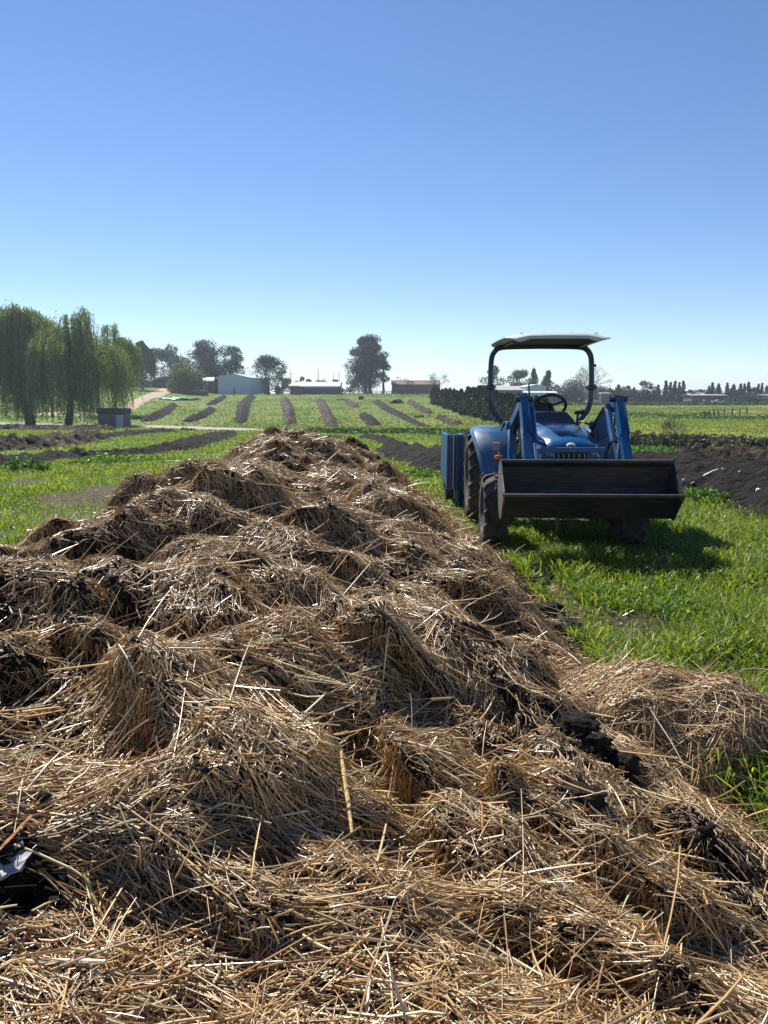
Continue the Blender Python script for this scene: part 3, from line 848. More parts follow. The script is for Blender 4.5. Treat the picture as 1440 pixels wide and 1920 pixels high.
# ---------------------------------------------------------------- grass (stuff)
def blades(name, x, y, h, w, lean, col, seed, mat=M_grass, yaw=None, label=None):
    rg = np.random.default_rng(seed); n = len(x)
    z = terrain(x, y)
    a = rg.random(n) * 2 * pi
    sx, sy = np.cos(a) * w / 2, np.sin(a) * w / 2
    b = rg.random(n) * 2 * pi
    lx, ly = np.cos(b) * lean * h, np.sin(b) * lean * h
    V = np.zeros((n, 7, 3), np.float32)
    def ring(k, f, wf, lf):
        cx = x + lx * lf; cy = y + ly * lf; cz = z + h * f
        return cx, cy, cz, wf
    for k, (f, wf, lf) in enumerate([(-.03, .7, 0), (.45, 1.0, .22), (.82, .75, .62)]):
        V[:, 2 * k] = np.stack([x + lx * lf - sx * wf, y + ly * lf - sy * wf, z + h * f], -1)
        V[:, 2 * k + 1] = np.stack([x + lx * lf + sx * wf, y + ly * lf + sy * wf, z + h * f], -1)
    V[:, 6] = np.stack([x + lx * 1.15, y + ly * 1.15, z + h * (1.0 - .25 * lean)], -1)
    base = (np.arange(n) * 7)[:, None]
    Q = (base[:, :, None] + np.array([[0, 1, 3, 2], [2, 3, 5, 4]])[None]).reshape(-1, 4)
    Tt = (base[:, :, None] + np.array([[4, 5, 6]])[None]).reshape(-1, 3)
    return mesh_np(name, V.reshape(-1, 3), [Q, Tt], mat, col=np.repeat(col, 7, 0), kind='stuff', label=label)

def gcol(rg, n, x, y, dry=.06):
    A = np.array([.12, .19, .022]); B = np.array([.21, .255, .03]); C = np.array([.06, .12, .022]); D = np.array([.34, .31, .13])
    t = rg.random(n)[:, None]
    c = A * (1 - t) + B * t
    dk = (rg.random(n) < .25)[:, None]; c = np.where(dk, C, c)
    dr = (rg.random(n) < dry)[:, None]; c = np.where(dr, D, c)
    return c * rg.uniform(.75, 1.25, (n, 1))
def scatter(rg, n, y0, y1, xf0, xf1, dens, p=1.0):
    """random ground points between depths, inside the lateral fan"""
    y = y0 + (y1 - y0) * rg.random(n * 3) ** p
    lo, hi = xf0(y), xf1(y)
    x = lo + (hi - lo) * rg.random(n * 3)
    keep = rg.random(n * 3) < dens(x, y)
    x, y = x[keep], y[keep]
    r = ~on_road(x, y)
    x, y = x[r][:n], y[r][:n]
    return x, y
rg = np.random.default_rng(5)
ok = lambda x, y: (~in_pile(x, y, .0)) * (1 - .93 * bare(x, y))
clumpy = lambda x, y: .35 + .65 * sstep(.38, .62, fbm(x * 1.6, y * 1.6, 6, 3) * .5 + .5)
# tall strip between heap and tractor
def dens_r(x, y):
    worn = sstep(.2, 1.6, x - (1.3 + .38 * y)) * sstep(3.5, 6, y)
    return ok(x, y) * clumpy(x, y) * (1 - .35 * worn)
x, y = scatter(rg, 62000, 0.3, 8.5, lambda v: np.full_like(v, 1.1) * (v < 99), lambda v: np.maximum(.62 * (v + 1.2), 3.0), dens_r, .8)
tall = 1 - sstep(.0, 1.8, x - (1.5 + .30 * y)) * sstep(4, 6.5, y) * .75
h = (.055 + .11 * rg.random(len(x)) ** 1.3) * (.45 + .6 * tall) * (.6 + .7 * clumpy(x, y)); h *= np.interp(y, [2, 5, 8], [1.15, .95, .8])
blades('tall_grass', x, y, h, rg.uniform(.004, .0115, len(x)), rg.uniform(.15, 1.35, len(x)), gcol(rg, len(x), x, y), 1)
# short pasture, near
x, y = scatter(rg, 90000, 5, 20, lambda v: -.60 * (v + 2), lambda v: .60 * (v + 2), lambda a, b: ok(a, b) * clumpy(a, b), .75)
sc_ = np.interp(y, [5, 20], [1, 1.8])
blades('short_grass', x, y, (.035 + .075 * rg.random(len(x)) ** 1.5) * (.7 + .5 * clumpy(x, y)), rg.uniform(.005, .011, len(x)) * sc_, rg.uniform(.2, 1.0, len(x)), gcol(rg, len(x), x, y, .10), 2)
# middle distance
x, y = scatter(rg, 110000, 18, 104, lambda v: -.58 * (v + 3), lambda v: .58 * (v + 3), lambda a, b: clumpy(a / 3, b / 3), 1.25)
sc_ = np.interp(y, [18, 95], [1.0, 3.6])
blades('pasture_grass', x, y, (.06 + .10 * rg.random(len(x))) * np.interp(y, [18, 95], [.8, 1.7]), rg.uniform(.018, .034, len(x)) * sc_, rg.uniform(.3, 1.0, len(x)), (lambda c_, t_: c_ * (1 - t_) + np.array([.135, .185, .032]) * t_)(gcol(rg, len(x), x, y, .05), (.25 + .6 * sstep(25, 70, y))[:, None]), 3)
# far slope
x, y = scatter(rg, 70000, 98, 280, lambda v: -.55 * v, lambda v: .55 * v, lambda a, b: clumpy(a / 12, b / 20), 1.1)
c = gcol(rg, len(x), x, y, .02); c = (c * .2 + np.array([.12, .165, .03]) * .8) * .85
blades('hill_grass', x, y, .10 + .12 * rg.random(len(x)), rg.uniform(.12, .26, len(x)), rg.uniform(.5, 1.3, len(x)), c, 4)

def leaf_cloud(name, P, size, cols, mat, parent=None, seed=0, aspect=1.0, hang=None, **kw):
    """one small bent leaf face per point"""
    rg = np.random.default_rng(seed); n = len(P)
    a = rg.normal(0, 1, (n, 3)); a /= np.linalg.norm(a, axis=1, keepdims=True)
    if hang is not None:
        a = a * (1 - hang) + np.array([0, 0, -1.0]) * hang; a /= np.linalg.norm(a, axis=1, keepdims=True)
    b = rg.normal(0, 1, (n, 3)); b = b - a * (b * a).sum(1, keepdims=True); b /= np.linalg.norm(b, axis=1, keepdims=True)
    s = (size * rg.uniform(.55, 1.35, n))[:, None]
    V = np.stack([P - a * s * .5, P + b * s * .32 / aspect, P + a * s * .5, P - b * s * .32 / aspect], 1)
    i = np.arange(n * 4).reshape(n, 4)
    return mesh_np(name, V.reshape(-1, 3), [i], mat, parent, col=np.repeat(cols, 4, 0), **kw)

# low weeds (stuff): dark leafy strip along the foot of the far slope, and a bank along the farm road
def strip(name, pts, hw, h, n, size, col, label=None, seed=0, mat=M_leaf):
    rg = np.random.default_rng(seed)
    P = np.array([p[:2] for p in pts]); t = rg.random(n) * (len(P) - 1)
    x = np.interp(t, range(len(P)), P[:, 0]) + rg.normal(0, .5, n) * hw; y = np.interp(t, range(len(P)), P[:, 1]) + rg.normal(0, .5, n) * hw
    hh = h * (.35 + .65 * sstep(.35, .7, fbm(x / (h * 4), y / (h * 4), 3, 3) * .5 + .5))
    z = terrain(x, y) + hh * rg.random(n)
    c = np.array(col) * rg.uniform(.6, 1.5, (n, 1))
    return leaf_cloud(name, np.stack([x, y, z], -1), size, c, mat, seed=seed, kind='stuff', label=label)
strip('weed_strip', [G(560, 812), G(650, 814), G(740, 812), G(830, 816), G(910, 820)], 2.6, .55, 9000, .28, (.05, .10, .025), seed=40)
strip('weed_strip', [G(640, 806), G(800, 811), G(900, 814)], 2.0, .4, 4000, .26, (.06, .12, .03), seed=41)
strip('road_bank_scrub', [at_depth(1000, 240), at_depth(1120, 243), at_depth(1300, 246), at_depth(1500, 250)], 5, 1.0, 9000, .8, (.05, .085, .03), seed=42, mat=M_leafdark)
strip('road_bank_scrub', [at_depth(1010, 262), at_depth(1240, 265), at_depth(1500, 268)], 5, .8, 5000, .8, (.07, .12, .035), seed=43)
strip('undergrowth', [at_depth(1035, 342), at_depth(1200, 345), at_depth(1460, 348)], 7, 6.0, 15000, 1.6, (.030, .045, .026), seed=46, mat=M_leafdark)
strip('undergrowth', [at_depth(180, 322), at_depth(260, 322), at_depth(345, 322)], 7, 5.0, 7000, 1.4, (.026, .040, .024), seed=47, mat=M_leafdark)
strip('field_scrub', [at_depth(1180, 130), at_depth(1260, 118), at_depth(1340, 112), at_depth(1500, 108)], 7, .5, 2500, .4, (.06, .12, .03), seed=44)
strip('weed_strip', [G(1130, 862), G(1200, 856), G(1270, 852)], 1.2, .3, 2500, .14, (.08, .15, .03), seed=45)

# low broad-leaved plants between the grass near the camera
xb, yb = scatter(rg, 26000, 2.0, 12, lambda v: np.where(v < 6, 1.2, -.6 * (v + 2)), lambda v: .6 * (v + 1.5), lambda a, b: ok(a, b) * sstep(.45, .6, fbm(a * 1.1, b * 1.1, 2, 3) * .5 + .5), .8)
zb_ = terrain(xb, yb) + rg.uniform(.01, .09, len(xb))
leaf_cloud('clover_cover', np.stack([xb, yb, zb_], -1), .034, np.array([.09, .16, .035]) * rg.uniform(.6, 1.5, (len(xb), 1)), M_grass, seed=77, kind='stuff')

def weed(px, py, r, h, label, n=700, col=(.07, .14, .025), seed=0, name='weed_clump', leaf=.05):
    x, y, z = ground(px, py)
    rg = np.random.default_rng(seed)
    a = rg.random(n) * 2 * pi; q = rg.random(n) ** .5
    zz = h * rg.random(n) * (1 - .5 * q ** 2) * (.7 + .3 * np.sin(a * 3 + seed))
    P = np.stack([np.cos(a) * q * r, np.sin(a) * q * r * .7, zz], -1)
    o = leaf_cloud(name, P, leaf, np.array(col) * rg.uniform(.6, 1.6, (n, 1)), M_grass, seed=seed, loc=(x, y, z), label=label, cat='weeds', group='leafy weed clumps in the pasture')
weed(205, 872, 1.1, .38, 'broad leafy weed clump in front of the black compost row, left pasture', 1800, seed=1, leaf=.08)
weed(50, 885, .55, .40, 'dark leafy weed clump growing against the black row at far left', 900, (.045, .10, .03), seed=2, leaf=.08)
weed(290, 868, .8, .22, 'low weed clump at the right end of the broad leafy one', 900, seed=3, leaf=.07)
weed(1326, 940, .35, .22, 'weed tuft at the near corner of the big black compost row', 900, (.05, .12, .03), seed=4)
weed(1420, 850, .5, .25, 'weed tuft behind the lumpy earth row at right', 1400, seed=5)
weed(793, 893, .5, .16, 'low weed tuft left of the blue trailer', 1600, seed=6)
for k, (px, py) in enumerate([(345, 808), (360, 809)]):
    weed(px, py, .45, .55, ['small dark thistle beside the gravel road, left one of two', 'small dark thistle beside the gravel road, right one of two'][k], 200, (.02, .03, .015), seed=7 + k, name='thistle', leaf=.2)
weed(1322, 778, .9, .6, 'dark bush on the far right pasture', 250, (.04, .05, .03), seed=9, name='low_bush', leaf=.4)
# ---------------------------------------------------------------- tractor
M_blue = simple('tractor_blue', (.005, .085, .225), rough=.28, var=.12, scale=3, coat=.4, dust=(.11, .11, .095), dust_amt=.34, bump=.05)
M_bluedark = simple('loader_blue', (.005, .076, .205), rough=.34, var=.15, scale=5, dust=(.09, .09, .08), dust_amt=.2)
M_navy = simple('rops_steel', (.012, .018, .05), rough=.35, var=.2, scale=6, coat=.2)
M_black = simple('black_plastic', (.012, .013, .016), rough=.55, var=.2, scale=12, bump=.1)
M_rubber = simple('tyre_rubber', (.016, .015, .015), rough=.8, spec=.3, var=.3, scale=14, dust=(.15, .135, .115), dust_amt=.6, bump=.4)
M_rim = simple('dusty_rim', (.14, .13, .12), rough=.7, var=.3, scale=10, dust=(.13, .105, .08), dust_amt=.5)
M_bucket = simple('worn_bucket_steel', (.010, .017, .028), rough=.5, metal=.3, var=.35, scale=5, dust=(.075, .055, .038), dust_amt=.42, bump=.3, bscale=18)
def streaked(m, col, sx=(1.5, 30, 8), lo=.56, hi=.66):
    """adds long scrape marks of bare metal to a painted or rusty steel"""
    nt = m.node_tree; b = nt.nodes['Principled BSDF']
    src = b.inputs['Base Color'].links[0].from_socket
    tc = N(nt, 'ShaderNodeTexCoord'); mp = N(nt, 'ShaderNodeMapping'); mp.inputs['Scale'].default_value = sx
    nz = N(nt, 'ShaderNodeTexNoise'); nz.inputs['Scale'].default_value = 3; nz.inputs['Detail'].default_value = 5
    mr = N(nt, 'ShaderNodeMapRange'); mr.inputs[1].default_value = lo; mr.inputs[2].default_value = hi
    mx = N(nt, 'ShaderNodeMix', data_type='RGBA'); mx.inputs[7].default_value = col + (1,)
    nt.links.new(tc.outputs['Object'], mp.inputs[0]); nt.links.new(mp.outputs[0], nz.inputs['Vector']); nt.links.new(nz.outputs['Fac'], mr.inputs[0])
    nt.links.new(mr.outputs[0], mx.inputs[0]); nt.links.new(src, mx.inputs[6]); nt.links.new(mx.outputs[2], b.inputs['Base Color'])
streaked(M_bucket, (.07, .065, .06), (2, 6, 22))
M_edge = simple('scoured_steel', (.20, .18, .16), rough=.45, metal=.7, var=.3, scale=20, bump=.2)
M_chrome = simple('cylinder_rod', (.60, .60, .60), rough=.15, metal=1.0, var=.1)
M_canopy = simple('canopy_shell', (.42, .46, .43), rough=.45, var=.08, scale=3, dust=(.30, .30, .26), dust_amt=.2)
M_canin = simple('canopy_lining', (.09, .085, .085), rough=.8, var=.15, scale=4)
M_hose = simple('rubber_hose', (.015, .015, .016), rough=.45)
M_amber = simple('amber_lens', (.75, .16, .02), rough=.2, var=.1, coat=.5)
M_sticker = simple('pale_sticker', (.30, .32, .33), rough=.75, spec=.2, var=.1)
M_cast = simple('chassis_casting', (.018, .022, .032), rough=.6, var=.3, scale=8, dust=(.07, .06, .045), dust_amt=.4, bump=.3)

TX, TZ = 1.84, T1(1.84, 8.0)
tr = empty('tractor', (TX, 8.0, TZ), R(-2.5), label='blue compact tractor with sun canopy and front loader parked right of the straw heap', cat='tractor')
# local coords: x right in the picture, y away (rear), front faces -y.  front axle y=-.45, rear axle y=1.35
def wheel(name, x, y, r, w, n_lug, lug, side):
    m = MB()
    hw = w / 2
    prof = [(-hw * .72, r * .55), (-hw * .95, r * .62), (-hw, r * .78), (-hw * .93, r * .90), (-hw * .75, r * .94), (0, r * .955), (hw * .75, r * .94), (hw * .93, r * .90), (hw, r * .78), (hw * .95, r * .62), (hw * .72, r * .55)]
    m.lathe_x(prof, (0, 0, 0), 48)
    # chevron lugs: bars running from shoulder to the middle, staggered left and right
    for k in range(n_lug):
        for s in (-1, 1):
            a0 = 2 * pi * (k + (.5 if s > 0 else 0)) / n_lug
            secs = []
            for f, xx in ((0, 1.03), (.35, .75), (1, -.05)):
                a = a0 + f * lug
                for_r0, for_r1 = (r * .86 if f == 0 else r * .93), r * (1.0 if f else .97)
                th = .030 * (r / .5) * (1.2 if f == 0 else 1)
                px = s * hw * xx
                ring = []
                for (rr, da) in ((for_r0, -th / r), (for_r0, th / r), (for_r1, th * .6 / r), (for_r1, -th * .6 / r)):
                    ring.append((px, rr * sin(a + da), rr * cos(a + da)))
                secs.append(ring)
            m.loft(secs)
    t = m.build(name, M_rubber, tr, smooth=True)
    t.location = (x, y, r * .99)
    rm = MB()
    o = side
    rm.lathe_x([(o * hw * .72, r * .56), (o * hw * .80, r * .60), (o * hw * .70, r * .54), (o * hw * .30, r * .50), (o * hw * .18, r * .40), (o * hw * .30, r * .30), (o * hw * .30, r * .16), (o * hw * .48, r * .15), (o * hw * .50, r * .0)], (0, 0, 0), 40)
    rm.lathe_x([(-o * hw * .72, r * .56), (-o * hw * .1, r * .5), (-o * hw * .1, 0)], (0, 0, 0), 32)
    for k in range(6):
        a = 2 * pi * k / 6
        rm.tube([(o * hw * .28, r * .23 * cos(a), r * .23 * sin(a)), (o * hw * .42, r * .23 * cos(a), r * .23 * sin(a))], .014, 6)
    rm.build('rim', M_rim, t, smooth=True)
    return t
FR, RR = .37, .54
wheel('front_wheel', -.72, -.35, FR, .24, 16, .30, -1)
wheel('front_wheel', .62, -.35, FR, .24, 16, .30, 1)
wheel('rear_wheel', -.74, 1.35, RR, .30, 18, .26, -1)
wheel('rear_wheel', .74, 1.35, RR, .30, 18, .26, 1)
# chassis and axles
m = MB(); m.box((0, .45, .50), (.34, 1.9, .30), bev=.03); m.box((0, 1.3, .56), (.50, .5, .36), bev=.05); m.tube([(-.62, 1.35, .54), (.62, 1.35, .54)], .09, 12)
m.box((0, -.35, .40), (.20, .3, .22), bev=.02); m.box((0, .5, .30), (.26, .5, .14), bev=.02)
m.build('chassis', M_cast, tr, smooth=True)
m = MB(); m.tube([(-.62, -.35, .38), (-.3, -.35, .42), (.3, -.35, .42), (.62, -.35, .38)], [.05, .065, .065, .05], 10)
for s in (-1, 1): m.box((s * .56, -.35, .38), (.09, .14, .22), bev=.02)
m.tube([(-.5, -.2, .36), (.5, -.2, .36)], .018, 8)
m.build('front_axle', M_cast, tr, smooth=True)
m = MB(); m.box((-.05, -.2, .24), (.035, .03, .26), rx=.1); m.box((-.05, -.2, .38), (.07, .06, .05)); m.build('drop_bar', M_edge, tr)
# hood: lofted sections from the cowl to the nose
def hsec(y, hw, zt, zb, rnd=.10, crown=.03):
    P = []
    for (a, b) in ((-1, 0), (-1, .55), (-.97, .8), (-.86, .93), (-.6, 1.0), (0, 1.0 + crown), (.6, 1.0), (.86, .93), (.97, .8), (1, .55), (1, 0)):
        P.append((a * hw, y, zb + (zt - zb) * b))
    return P
m = MB()
m.loft([hsec(.62, .30, 1.21, .66), hsec(.40, .315, 1.20, .66), hsec(.05, .31, 1.175, .64), hsec(-.25, .30, 1.13, .60), hsec(-.42, .29, 1.085, .60), hsec(-.50, .28, 1.045, .60), hsec(-.54, .27, .985, .60)])
m.build('hood', M_blue, tr, smooth=True)
m = MB()
m.box((0, -.548, .895), (.30, .02, .11), bev=.008); g_ = m.build('grille', M_black, tr)
for k in range(6):
    MBk = MB().box((-.125 + .05 * k, -.562, .895), (.007, .01, .09)); MBk.build('grille_bar', M_chrome, g_)
m = MB(); m.box((0, -.546, .76), (.46, .018, .10), bev=.006); m.build('nose_panel', M_bluedark, tr)
m = MB(); pr = [(cos(2 * pi * k / 24) * .048, sin(2 * pi * k / 24) * .026) for k in range(24)]
m.loft([[(a, -.500, 1.025 + b) for a, b in pr], [(a * .9, -.545, 1.010 + b * .9) for a, b in pr]])
m.build('badge', M_sticker, tr, smooth=True)
m = MB(); m.loft([[(a * .75, -.543, 1.010 + b * .7) for a, b in pr], [(a * .7, -.549, 1.010 + b * .65) for a, b in pr]]); m.build('badge_centre', M_blue, bpy.data.objects['badge'], smooth=True)
for s in (-1, 1):
    m = MB(); m.lathe_x([(-.015, .0), (-.012, .04), (.012, .045), (.02, .04)], (0, 0, 0), 20)
    o = m.build('headlight', M_sticker, tr, smooth=True); o.location = (s * .225, -.545, .955); o.rotation_euler = (0, 0, R(90)); o.scale = (1, 1, .7)
# side vents of the hood
for s in (-1, 1):
    m = MB()
    for k in range(5): m.box((s * .303, -.05 + .09 * k, .88), (.012, .05, .16), rx=.25)
    m.build('side_vent', M_black, tr)
# dash cowl, steering wheel, seat
m = MB()
m.loft([[(-.26, .56, 1.16), (.26, .56, 1.16), (.24, .80, 1.14), (-.24, .80, 1.14)], [(-.235, .57, 1.24), (.235, .57, 1.24), (.22, .82, 1.24), (-.22, .82, 1.24)], [(-.165, .62, 1.315), (.165, .62, 1.315), (.16, .80, 1.325), (-.16, .80, 1.325)]])
m.build('dash_cowl', simple('cowl_grey_blue', (.035, .05, .075), rough=.5, var=.15), tr)
m = MB(); pts = []
c0 = Vector((.02, .93, 1.375)); ax = Vector((0, .95, 1)).normalized(); e1 = Vector((1, 0, 0)); e2 = ax.cross(e1)
ring = [c0 + (e1 * cos(2 * pi * k / 28) + e2 * sin(2 * pi * k / 28)) * .19 for k in range(29)]
m.tube(ring, .017, 8, cap=False)
for a in (90, 210, 330):
    m.tube([c0, c0 + (e1 * cos(R(a)) + e2 * sin(R(a))) * .19], .012, 6)
m.tube([c0 + ax * .02, c0 - ax * .2], .03, 8)
m.build('steering_wheel', M_black, tr, smooth=True)
m = MB(); m.box((0, 1.28, 1.02), (.46, .46, .12), bev=.05); m.build('seat', M_black, tr, smooth=True)
m = MB(); m.loft([[(-.22, 1.48, 1.05), (.22, 1.48, 1.05), (.22, 1.56, 1.05), (-.22, 1.56, 1.05)], [(-.23, 1.52, 1.25), (.23, 1.52, 1.25), (.22, 1.62, 1.25), (-.22, 1.62, 1.25)], [(-.15, 1.56, 1.42), (.15, 1.56, 1.42), (.14, 1.63, 1.42), (-.14, 1.63, 1.42)]])
m.build('seat_back', M_black, tr, smooth=True)
m = MB(); m.tube([(.33, .95, .95), (.36, .98, 1.25), (.37, 1.0, 1.30)], .012, 8); m.tube([(.33, 1.0, 1.30), (.44, .99, 1.31)], [.02, .028], 8); m.build('control_lever', M_black, tr, smooth=True)
m = MB(); m.tube([(-.27, .30, .9), (-.275, .32, 1.2), (-.30, .34, 1.62)], [.016, .013, .008], 8); m.build('loader_joystick', M_black, tr, smooth=True)
# platform / steps
for s in (-1, 1):
    MB().box((s * .43, .85, .55), (.26, .55, .03), bev=.01).build('foot_platform', M_cast, tr)
    m = MB(); m.box((s * .50, .68, .36), (.22, .16, .02)); m.box((s * .60, .70, .465), (.015, .06, .19)); m.build('step', M_cast, tr)
m = MB(); m.box((0, 1.05, .78), (.62, .75, .42), bev=.05); m.build('operator_deck', M_cast, tr, smooth=True)
# rear fenders: curved over the tyre and down its front, bulging outwards
for s in (-1, 1):
    m = MB(); secs = []
    for k in range(15):
        a = R(-6 + k * 9.7)            # from the front low edge over the top to the back
        rr = RR + .065 + .015 * sin(a)
        y = 1.30 - cos(a) * rr * 1.02; z = RR - .03 + sin(a) * rr
        wo = .86 - .10 * max(0, cos(a)) ** 3; wi = .36
        t_ = .03
        ny_, nz_ = -cos(a), sin(a)
        P = []
        for (xx, dr) in ((wi, -.03), (wi + .04, .0), (wo - .12, .015), (wo - .03, -.01), (wo, -.06), (wo - .012, -.065), (wo - .04, -.03), (wo - .12, -.01), (wi + .04, -.025), (wi + .01, -.05)):
            P.append((s * xx, y + ny_ * dr, z + nz_ * dr))
        secs.append(P)
    m.loft(secs)
    f_ = m.build('rear_fender', M_blue, tr, smooth=True)
    m = MB(); m.box((s * .74, .615, .93), (.012, .012, .012))
    if s < 0:
        m = MB(); m.box((-.60, .668, .93), (.075, .008, .10), rx=.42); m.build('reflector_sticker', M_sticker, f_)
    # inner side panel
    m = MB(); m.prism([(.78, .55), (.75, .85), (.92, 1.08), (1.2, 1.17), (1.6, 1.12), (1.8, .8), (1.8, .55)], s * .36 - .008, s * .36 + .008); m.build('fender_side', M_blue, tr)
    m = MB(); m.tube([(s * .56, .70, .86), (s * .58, .60, .80)], .01, 6)
    st = m.build('indicator_stalk', M_black, tr, smooth=True)
    m = MB(); m.box((s * .585, .56, .815), (.085, .05, .055), bev=.02); m.build('indicator_lamp', M_amber, st, smooth=True)
    m = MB(); m.tube([(s * .52, .95, 1.10), (s * .50, 1.0, 1.17), (s * .44, 1.15, 1.2), (s * .44, 1.35, 1.17)], .013, 8); m.build('grab_rail', M_black, tr, smooth=True)
# roll bar
def rops(s):
    P = [(s * .385, 1.52, .55), (s * .385, 1.50, .96), (s * .40, 1.48, 1.07), (s * .47, 1.46, 1.19), (s * .565, 1.45, 1.30), (s * .605, 1.45, 1.42), (s * .61, 1.45, 1.60), (s * .605, 1.47, 1.90), (s * .59, 1.48, 1.99), (s * .54, 1.485, 2.06), (s * .46, 1.49, 2.085), (0, 1.49, 2.09)]
    Q = []
    for i in range(len(P) - 1):           # round the bends
        for q in range(4):
            f = q / 4; Q.append(Vector(P[i]).lerp(Vector(P[i + 1]), f))
    Q.append(Vector(P[-1]))
    for _ in range(3):
        Q = [Q[0]] + [(Q[i - 1] + Q[i] * 2 + Q[i + 1]) / 4 for i in range(1, len(Q) - 1)] + [Q[-1]]
    return Q
m = MB(); L_ = rops(-1); R_ = rops(1); m.tube(L_ + list(reversed(R_))[1:], .033, 12)
rb = m.build('roll_bar', M_navy, tr, smooth=True)
for s in (-1, 1):
    m = MB(); m.box((s * .608, 1.45, 1.60), (.10, .10, .07), bev=.015); m.tube([(s * .54, 1.45, 1.60), (s * .68, 1.45, 1.60)], .014, 8); m.build('folding_hinge', M_navy, rb, smooth=True)
m = MB(); m.tube([(.62, 1.47, 1.86), (.66, 1.47, 1.86)], .016, 8); m.build('hook', M_navy, rb)
# canopy: shallow dished shell with drooping edges
def csec(y, hw, z, lip, drop):
    zt = z
    return [(-hw, y, zt - drop), (-hw + .07, y, zt - .018), (-hw + .16, y, zt), (-.3, y, zt + .012), (0, y, zt + .016), (.3, y, zt + .012), (hw - .16, y, zt), (hw - .07, y, zt - .018), (hw, y, zt - drop),
            (hw - .012, y, zt - drop - .012), (hw - .12, y, zt - .055), (.3, y, zt - .02), (0, y, zt - .018), (-.3, y, zt - .02), (-hw + .12, y, zt - .055), (-hw + .012, y, zt - drop - .012)]
m = MB()
m.loft([csec(.30, .53, 2.115, 0, .012), csec(.33, .55, 2.135, 0, .03), csec(.42, .565, 2.150, 0, .035), csec(.9, .585, 2.158, 0, .038), csec(1.5, .60, 2.158, 0, .038), csec(1.66, .59, 2.145, 0, .035), csec(1.72, .57, 2.12, 0, .015)])
cn = m.build('canopy', M_canopy, tr, smooth=True)
m = MB(); m.box((0, 1.0, 2.115), (.98, 1.22, .02), bev=.005); m.build('canopy_lining', M_canin, cn)
for xx in (-.36, -.12, .2, .45):
    m = MB(); m.lathe_x([(-.01, 0), (-.01, .02), (.01, .02), (.01, 0)], (0, 0, 0), 10); o = m.build('bolt_head', M_chrome, cn); o.location = (xx, .6, 2.170); o.rotation_euler = (0, R(90), 0)
for xx in (-.45, .45): MB().tube([(xx, 1.49, 2.085), (xx, .55, 2.085)], .016, 8).build('canopy_brace', M_navy, cn, smooth=True)
# loader
for s in (-1, 1):
    ld = MB()
    # rising rear boom, elbow, falling front boom: box section
    def beam(mb, A, B, w, h0, h1):
        A, B = Vector(A), Vector(B); t = (B - A).normalized(); u = Vector((1, 0, 0)); v = t.cross(u)
        ring = lambda p, h: [p + u * w / 2 * a + v * h / 2 * b for a, b in ((-1, -1), (1, -1), (1, 1), (-1, 1))]
        mb.loft([ring(A, h0), ring(B, h1)])
    X = s * .455
    beam(ld, (X, .45, 1.17), (X, -.42, 1.455), .065, .08, .10)
    arm = ld.build('loader_boom', M_bluedark, tr)
    m = MB(); beam(m, (X + s * .003, -.42, 1.465), (X + s * .003, -.93, .80), .078, .11, .10)
    for dx in (-.036, .036): beam(m, (X + dx, -.50, 1.40), (X + dx, -.72, 1.12), .010, .13, .12)
    m.build('boom_front', M_bluedark, arm)
    m = MB(); m.box((X, -.43, 1.475), (.12, .09, .04), bev=.01); m.tube([(X - .085, -.43, 1.465), (X + .085, -.43, 1.465)], .03, 10); m.build('elbow_pin', M_navy, arm, smooth=True)
    # side gusset plate
    m = MB(); m.prism([(.35, 1.18), (-.38, 1.40), (-.52, 1.14), (-.38, 1.12), (.20, 1.0)], X - s * .05 - .006, X - s * .05 + .006); m.build('gusset_plate', M_bluedark, arm)
    # upright post
    m = MB(); m.prism([(.33, .40), (.58, .40), (.53, 1.22), (.38, 1.22)], X - .035, X + .035); m.box((X, .45, 1.19), (.13, .12, .06), bev=.01); m.box((X - s * .14, .44, .50), (.32, .16, .14), bev=.01)
    m.tube([(X - .07, .45, 1.17), (X + .07, .45, 1.17)], .035, 10)
    m.build('loader_post', M_bluedark, tr, smooth=True)
    # lift cylinder
    m = MB(); m.tube([(X, .38, .60), (X, -.06, .90)], .034, 10); c_ = m.build('lift_cylinder', M_bluedark, tr, smooth=True)
    m = MB(); m.tube([(X, -.06, .90), (X, -.38, 1.13)], .017, 8); m.build('cylinder_rod', M_chrome, c_, smooth=True)
    # bucket cylinder on top/inside of the front boom
    xi = X - s * .085
    m = MB(); m.tube([(xi, -.38, 1.38), (xi, -.66, 1.06)], .03, 10); m.box((xi, -.38, 1.39), (.05, .05, .07)); c_ = m.build('bucket_cylinder', M_bluedark, tr, smooth=True)
    m = MB(); m.tube([(xi, -.66, 1.06), (xi, -.92, .76)], .015, 8); m.build('cylinder_rod', M_chrome, c_, smooth=True)
    for q in range(3):
        m = MB(); xo = X + s * (.02 - .03 * q) - s * .03
        m.tube([(xo, .42, 1.05), (xo + s * .02, .15, 1.24 + .02 * q), (xo, -.15, 1.38), (xo, -.38, 1.31), (xo - s * .03, -.50, 1.2), (xo - s * .02, -.60, 1.05)], .010, 6)
        m.build('hydraulic_hose', M_hose, arm, smooth=True)
    m = MB(); m.tube([(X - s * .07, -.56, 1.16), (X - s * .03, -.66, 1.10), (X + s * .045, -.74, 1.11)], .011, 6); m.build('hose_clamp', M_chrome, arm, smooth=True)
m = MB(); pass
# brush guard in front of the grille
m = MB(); m.box((0, -.62, .985), (.62, .045, .045), bev=.006)
for s in (-1, 1):
    m.box((s * .28, -.62, .80), (.04, .04, .33), bev=.006); m.box((s * .27, -.50, .64), (.04, .26, .05), bev=.006); m.box((s * .30, -.50, .96), (.03, .24, .03))
m.build('brush_guard', M_bluedark, tr)
